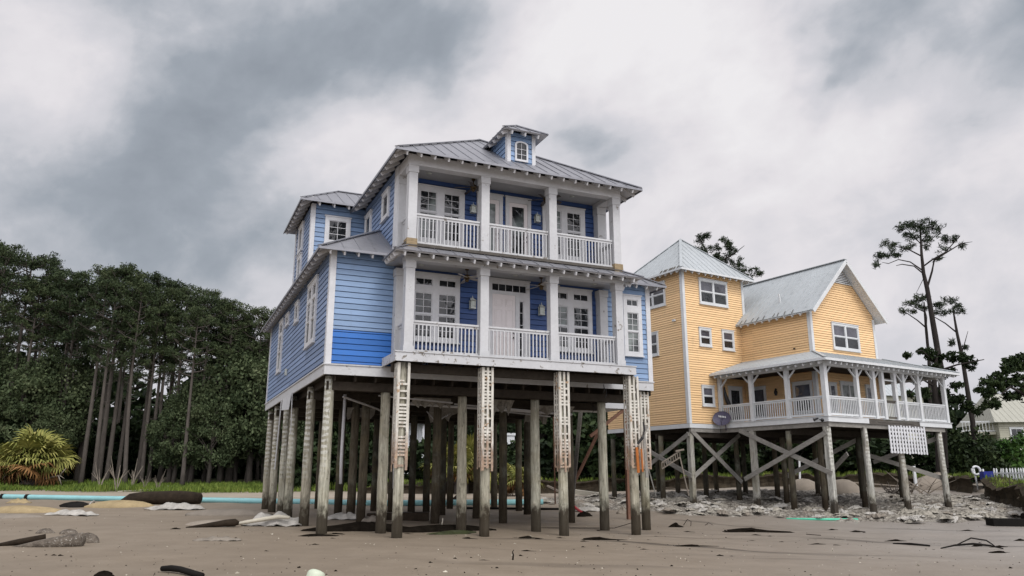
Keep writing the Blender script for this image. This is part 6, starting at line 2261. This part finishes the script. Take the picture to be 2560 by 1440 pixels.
ins = np.clip(dep / .6, 0, 1) * np.clip((pxx - 1290) / 60, 0, 1) * np.clip((2640 - pxx) / 60, 0, 1)
ZZ = gz_arr(XX.ravel(), YY.ravel()).reshape(XX.shape)
hh = (.03 + .15 * rng.random(U2.shape) ** 1.4) * ins - .10 * (1 - ins)
ZZ = ZZ + hh
nx = len(hx)
v = np.stack([XX.ravel(), YY.ravel(), ZZ.ravel()], 1).tolist()
f = []
for j in range(len(hy) - 1):
    for i in range(nx - 1):
        if ins[j:j + 2, i:i + 2].max() > 0:
            f.append((j * nx + i, j * nx + i + 1, (j + 1) * nx + i + 1, (j + 1) * nx + i))
def litter(t, b):
    co = t.coord()
    n = t.noise(co, 3.0, 5, .65)
    n2 = t.noise(co, 11, 4, .7)
    k = t.math('ADD', t.math('MULTIPLY', n, .5), t.math('MULTIPLY', n2, .5))
    t.put(b.inputs['Base Color'], t.ramp(k, [(.38, (.03, .026, .02)), (.47, (.13, .115, .095)), (.55, (.27, .25, .215)), (.66, (.46, .44, .40))]))
    b.inputs['Roughness'].default_value = .9
    t.put(b.inputs['Normal'], t.bump(n2, .8, .06))
tag(raw('sandbag_litter', v, f, material('sandbag_litter', litter)), 'litter of torn cloth and rubble heaped under the yellow house', None, None, 'stuff')
rg = random.Random(31)
bags = [raw('torn_sandbag', *cloth(rg, .85, .5, .07, 11, 8, .085), M[m_]) for m_ in ('bag', 'white_cloth', 'bag', 'grey_cloth', 'bag', 'bag', 'white_cloth')]
LB, GB = 'torn whitish sandbag in the heap below the yellow house', 'torn sandbags heaped below the yellow house'
cnt = 0
used = set()
while cnt < 295:
    px = rg.uniform(1300, 2600)
    fr = float(np.interp(px, _fx, _fy))
    Y_ = fr + rg.random() ** 1.6 * 11
    X_ = (px - 1280) / 1992 * Y_
    dd = float(heap_in(np.array([X_]), np.array([Y_]))[0][0])
    if dd < -.25 or (px < 1560 and rg.random() < .5): continue
    p = Vector((X_, Y_, 0))
    k = rg.randrange(7)
    o = bags[k]
    if k in used:
        o = o.copy()
        C.objects.link(o)
    used.add(k)
    o.location = (p.x, p.y, gz(p.x, p.y) + rg.uniform(.02, .14))
    o.rotation_euler = (rg.uniform(-.25, .25), rg.uniform(-.25, .25), rg.uniform(0, 6.28))
    s = rg.uniform(.45, .95)
    o.scale = (s, s * rg.uniform(.7, 1.2), s * rg.uniform(.6, 1.1))
    tag(o, LB, 'sandbag', GB)
    cnt += 1
# big pale sand-filled sacks and wreck behind
for (px, py, sx, sz, lab) in ((2010, 1228, 1.0, .8, 'large smooth grey sack under the porch, left of the two'), (2110, 1236, 1.1, .9, 'large smooth pale sack under the porch, right of the two'), (2420, 1225, 1.0, .4, 'tan sack on top of the heap right of the last pile'), (2480, 1230, .9, .35, 'tan sack at the foot of the soil bank')):
    simple('sand_sack', lump(rg, sx, .7, sz, 18, 9, .08), M['silt'], lab, 'sack', px, py, rg.uniform(-.2, .2), .1)
simple('sand_mound', lump(rg, 1.7, 1.2, 1.1, 20, 9, .15), M['silt'], 'mound of loose sand behind the last two porch piles', 'mound', 2350, 1222, 0, .2)
def brush(px, py, n, L, label, seed, mat='dead'):
    rgx = random.Random(seed)
    m = MB()
    for i in range(n):
        a = rgx.uniform(0, 6.28)
        e = rgx.uniform(.1, 1.0)
        d = Vector((math.cos(a), math.sin(a), e)).normalized() * rgx.uniform(.5, 1) * L
        s = Vector((rgx.uniform(-.6, .6), rgx.uniform(-.4, .4), 0)) * L * .5
        m.tube([s, s + d * .5 + Vector((0, 0, .08)), s + d], [.04, .028, .008], 5, False)
        m.tube([s + d * .5, s + d * .5 + Vector((rgx.uniform(-.5, .5), rgx.uniform(-.3, .3), rgx.uniform(.1, .5))) * L * .6], [.02, .006], 4, False)
    o = m.build('brush_heap', M[mat], None, True)
    place(o, px, py, 0)
    return tag(o, label, 'brush')
brush(2245, 1240, 26, 1.2, 'tangle of dead branches between the right porch piles', 1, 'bark')
brush(2300, 1235, 10, 2.2, 'bleached forked branch standing by the lattice pile', 2)
brush(1225, 1215, 40, 2.4, 'brown heap of dead palm fronds behind the blue house', 3, 'brown_wood')
brush(1130, 1215, 30, 2.0, 'dark tangle of dead branches behind the blue house', 4, 'bark_dark')
brush(1960, 1215, 18, 1.6, 'heap of broken boards in the dark under the porch', 5, 'bark')
for (x0, y0, x1, y1, Y, lab) in ((2120, 1205, 2290, 1218, 49, 'long grey plank lying along the foot of the bank'), (2300, 1212, 2450, 1222, 48, 'weathered plank lying on the heap right of the last pile'), (2400, 1218, 2470, 1196, 47, 'pale plank tilted up beside the tan sack'), (1640, 1218, 1760, 1226, 50, 'grey board lying in the dark behind the tower pile')):
    plank('plank', (x0, y0), Y, (x1, y1), Y, .2, .06, M['dead'], lab)
plank('white_post', (2290, 1215), 47, (2284, 1165), 47, .14, .14, M['trim_y'], 'short white post leaning in the branches on the right')
plank('white_post', (2000, 1205), 52, (1998, 1140), 52, .10, .10, M['trim_y'], 'thin white post in the dark under the porch')

# ---- eroded bank with grass on top
def bank(path, h, label, seed, depth=5.0, name='soil_bank', face=(0, 1, 0)):
    rgx = random.Random(seed)
    rngx = np.random.default_rng(seed)
    pts = []
    for i in range(len(path) - 1):
        a, b = Vector(path[i]), Vector(path[i + 1])
        n = max(2, int((b - a).length / .35))
        pts += [a + (b - a) * (k / n) for k in range(n)]
    pts.append(Vector(path[-1]))
    prof = ((-.25, -.15), (-.05, .12), (.05, .40), (.02, .66), (-.10, .92), (.10, 1.02), (.9, 1.05), (2.2, 1.02), (depth, .72))
    v, f = [], []
    for i, p in enumerate(pts):
        t = (pts[min(i + 1, len(pts) - 1)] - pts[max(i - 1, 0)]).normalized()
        nrm = Vector((-t.y, t.x, 0))
        if nrm.dot(Vector(face)) < 0: nrm = -nrm
        tp_ = min(1, i / 5, 1)
        g = gz(p.x, p.y)
        k = (1 + .18 * math.sin(i * .4) + rgx.uniform(-.12, .12)) * (.25 + .75 * tp_)
        sh = .35 * math.sin(i * .23 + seed) + rgx.uniform(-.12, .12)
        for (o_, z_) in prof:
            q = p + nrm * (o_ + sh * (1 if o_ < 1 else .3))
            gg = gz(q.x, q.y)
            v.append((q.x, q.y, max(gg - .2, g + h * k * z_ + rgx.uniform(-.04, .04)) if o_ < 1 else max(gg - .05, g + h * z_ * (.25 + .75 * tp_))))
    m = len(prof)
    for i in range(len(pts) - 1):
        for j in range(m - 1):
            f.append((i * m + j, (i + 1) * m + j, (i + 1) * m + j + 1, i * m + j + 1))
    o = raw(name, v, f, M['soil'])
    tag(o, label, None, None, 'structure')
    n = int(len(pts) * 60)
    idx = rngx.integers(0, len(pts), n)
    cen = []
    for i in idx:
        p = pts[i]
        j = rngx.integers(5, 8)
        q = np.array(v[i * m + j])
        q2 = np.array(v[min(len(pts) - 1, i + 1) * m + j + (1 if j < 7 else 0)])
        k = rngx.random()
        c = q * (1 - k) + q2 * k
        cen.append(c)
    cen = np.array(cen)
    hh = rngx.uniform(.10, .28, n)
    a = rngx.uniform(0, 6.28, n)
    sd = np.stack([np.cos(a), np.sin(a), np.zeros(n)], 1) * .025
    up = np.stack([rngx.uniform(-.1, .1, n), rngx.uniform(-.1, .1, n), hh], 1)
    vv = np.stack([cen - sd, cen + sd, cen + up * .6 + sd * .6, cen + up], 1).reshape(-1, 3)
    tag(leaf_mesh('bank_grass', vv, M['grass']), 'short grass growing along the top of the bank', None, None, 'stuff')
    return o
q = [at(x, y, Y) for x, y, Y in ((900, 1210, 57), (1200, 1210, 56), (1450, 1205, 55), (1700, 1210, 54), (1950, 1205, 53), (2200, 1205, 51), (2330, 1205, 48), (2430, 1207, 45))]
bank([(p.x, p.y, 0) for p in q], .75, 'dark eroded soil bank behind the two houses', 2)
q = [at(x, 1240, Y) for x, Y in ((2470, 44), (2500, 40), (2535, 36), (2580, 33), (2680, 30))]
bank([(p.x, p.y, 0) for p in q], .95, 'high dark soil bank at the right edge with grass on top', 3, 4.0, face=(1, 0, 0))

# ---- far right: fence, tarp, ring, cream house
def gzv(px, Y):
    return at(px, 1203, Y)
a, b = gzv(2488, 42.5), gzv(2600, 40)
zt = a.z
fo = thing('picket_fence', 'white picket fence on the bank at the right edge', 'fence', (a.x, a.y, zt))
d = Vector((b.x - a.x, b.y - a.y, 0))
m = MB()
for z in (.12, .42): m.beam(Vector((0, 0, z)), d + Vector((0, 0, z)), .04, .08)
m.build('rail', M['trim_y'], fo)
m = MB()
m.beam((0, 0, -.5), (0, 0, .62), .10, .02)
m.beam((0, 0, .62), (0, 0, .68), .06, .02)
pk = m.build('picket', M['trim_y'], fo)
n = 16
for i in range(n):
    c = pk if i == 0 else pk.copy()
    if i: C.objects.link(c)
    c.location = d * (i / n)
    c.rotation_euler = (0, rg.uniform(-.05, .05) + (.18 if i in (2, 3, 4) else 0), math.atan2(d.y, d.x))
p = gzv(2474, 43)
m = MB()
m.beam((-.38, 0, .06), (.38, 0, .06), .4, .52)
o = m.build('blue_tarp', M['bluebin'])
o.location = p + Vector((0, 0, .20))
tag(o, 'bright blue tarp hung beside the white picket fence', 'tarp')
p = gzv(2444, 43.5)
m = MB()
m.tube([(.22 * math.cos(t), 0, .42 + .22 * math.sin(t)) for t in np.linspace(0, 2 * math.pi, 17)], .06, 8, False)
m.beam((0, .05, -.6), (-.1, .05, .6), .09, .05)
m.beam((.45, .05, -.6), (.40, .05, .5), .12, .05)
o = m.build('ring_post', M['trim_y'], None, True)
o.location = p + Vector((0, 0, .15))
tag(o, 'white posts with a round ring left of the blue tarp', 'post')
Y = 74.0
p = at(2500, 1090, Y)
ho = thing('cream_house', 'cream clapboard house with a pale metal roof behind the oak at the right edge', 'house', (p.x, Y, 0), rad(-8))
zb, ztop = gz(p.x, Y), at(2500, 1056, Y).z
m = MB()
lap(m, Pfront(0), zb, ztop, lambda z: (0, 9), .2)
lap(m, Pleft(0), zb, ztop, lambda z: (.02, 8), .2)
raw('wall', m.v, m.f, M['cream'], ho)
m = MB()
zr = at(2520, 985, Y).z + .4
roof_plane(m, [(-.5, -.5, ztop), (9.5, -.5, ztop), (9.5, 4, zr), (.9, 4, zr)], 0, .5)
roof_plane(m, [(-.5, 8.5, ztop), (-.5, -.5, ztop), (.9, 4, zr)], 0, .5)
m.build('roof', plain('cream_metal_roof', (.34, .34, .29), .5, .06), ho)
window(ho, Pfront(0), .9, 2.1, ztop - 2.0, ztop - .5, [(1.02, 1.98, ztop - 1.88, ztop - .62, 2, 2)], 'window', M['trim_y'])
m = MB()
m.box(-3.2, -.05, .5, 4, ztop - 1.1, ztop - .85)
m.build('deck', M['cream'], ho)
railing(ho, (-3.1, .6, ztop - .85), (-.1, .6, ztop - .85), 1.0, .3, M['trim_y'], single=False)
m = MB()
m.box(-2.9, -2.7, .7, .9, zb - .3, ztop - 1.1)
m.build('deck_post', M['trim_y'], ho)
# umbrella-like white roofs glimpsed through the porch: a pale far cottage
p = at(2235, 1000, 95)
co_ = thing('white_cottage', 'white cottage far behind, glimpsed through the open porch end', 'house', (p.x, 95, 0), rad(10))
m = MB()
z1 = at(2235, 990, 95).z
m.box(-4, 4, 0, 6, gz(p.x, 95), z1)
m.build('wall', M['cream'], co_)
m = MB()
roof_plane(m, [(-4.5, -.5, z1), (4.5, -.5, z1), (0, 3, z1 + 3)], 0, .5)
m.build('roof', M['roof_y'], co_)
# grey house with chimney seen between the piles
p = at(1275, 1125, 74)
gh = thing('grey_house', 'small grey roofed house with a tall chimney seen between the piles', 'house', (p.x, 74, 0), rad(12))
g0, z1 = gz(p.x, 74), at(1275, 1132, 74).z
m = MB()
lap(m, Pfront(0), g0, z1, lambda z: (-2.5, 3.0), .2)
raw('wall', m.v, m.f, M['beamwood'], gh)
m = MB()
roof_plane(m, [(-2.9, -.4, z1), (3.4, -.4, z1), (3.4, 2.5, z1 + 1.4), (-2.9, 2.5, z1 + 1.4)], 0, .5)
rf = m.build('roof', M['roof_b'], gh)
m = MB()
m.box(-.55, .55, .5, 1.3, z1, at(1278, 1088, 74).z)
m.box(-.65, .65, .4, 1.4, at(1278, 1088, 74).z, at(1278, 1082, 74).z)
m.build('chimney', M['trim_y'], rf)
m = MB()
m.beam((.6, -.5, z1 + .0), (1.2, -.5, z1 + .9), .08, .14)
m.beam((1.2, -.5, z1 + .9), (1.8, -.5, z1 + .0), .08, .14)
m.build('gable_trim', M['trim_y'], rf)
p = at(1055, 1150, 70)
wc = thing('white_porch_house', 'pale cottage wall with white porch posts left of the palm between the piles', 'house', (p.x, 70, 0), rad(5))
g0, z1 = gz(p.x, 70), at(1055, 1062, 70).z
m = MB()
lap(m, Pfront(0), g0, z1, lambda z: (-1.6, .5), .2)
raw('wall', m.v, m.f, M['trim_y'], wc)
window(wc, Pfront(0), -1.3, -.4, z1 - 2.2, z1 - .8, [(-1.2, -.5, z1 - 2.1, z1 - .9, 2, 2)], 'window', M['trim'])
m = MB()
m.box(.0, .16, -.9, -.74, g0, z1)
m.build('porch_post', M['trim'], wc)
m = MB()
roof_plane(m, [(-1.9, -1.2, z1), (.8, -1.2, z1), (.8, 2.0, z1 + 1.3), (-1.9, 2.0, z1 + 1.3)], 0, .5)
m.build('roof', M['roof_b'], wc)
# scrap on a stick and small things in the meadow edge
sticks('plastic_scrap', 340, 1222, [(0, 0, 0), (.05, 0, .35), (.18, 0, .62), (.3, 0, .7)], [.06, .13, .16, .04], M['rubber'], 'black plastic scrap caught on a stick in the grass', 'plastic scrap')
m = MB()
m.beam((-1.6, 0, .02), (1.5, .2, .20), .14, .05)
o = m.build('plank', M['plaster'])
place(o, 350, 1229, .1)
tag(o, 'pale plank lying at the edge of the grass on the left', 'plank')
m = MB()
m.face([(-.1, 0, 0), (.12, 0, .02), (.02, .02, .32)]).face([(.12, .0, .02), (.06, .15, 0), (.02, .02, .32)]).face([(.06, .15, 0), (-.1, 0, 0), (.02, .02, .32)])
o = m.build('white_marker', M['trim'])
place(o, 419, 1224)
tag(o, 'small white pointed marker standing in the grass', 'marker')

# shell grit and specks strewn over the open sand
rng = np.random.default_rng(41)
n = 1300
px = rng.uniform(-60, 2620, n)
Yv = 13.5 + rng.random(n) ** 1.5 * 24
X = (px - 1280) / 1995 * Yv
Z = gz_arr(X, Yv)
s_ = rng.uniform(.006, .022, n) * (1 + (rng.random(n) < .06) * 1.6)
vv = leafquads(np.stack([X, Yv, Z + .004], 1), s_, rng, .7, .8)
k = int(n * .62)
tag(leaf_mesh('weed_crumbs', vv[:k * 4], M['weed']), 'tiny dark crumbs of weed strewn over the sand', None, None, 'stuff')
tag(leaf_mesh('shell_grit', vv[k * 4:], M['plaster']), 'tiny pale shell bits strewn over the sand', None, None, 'stuff')
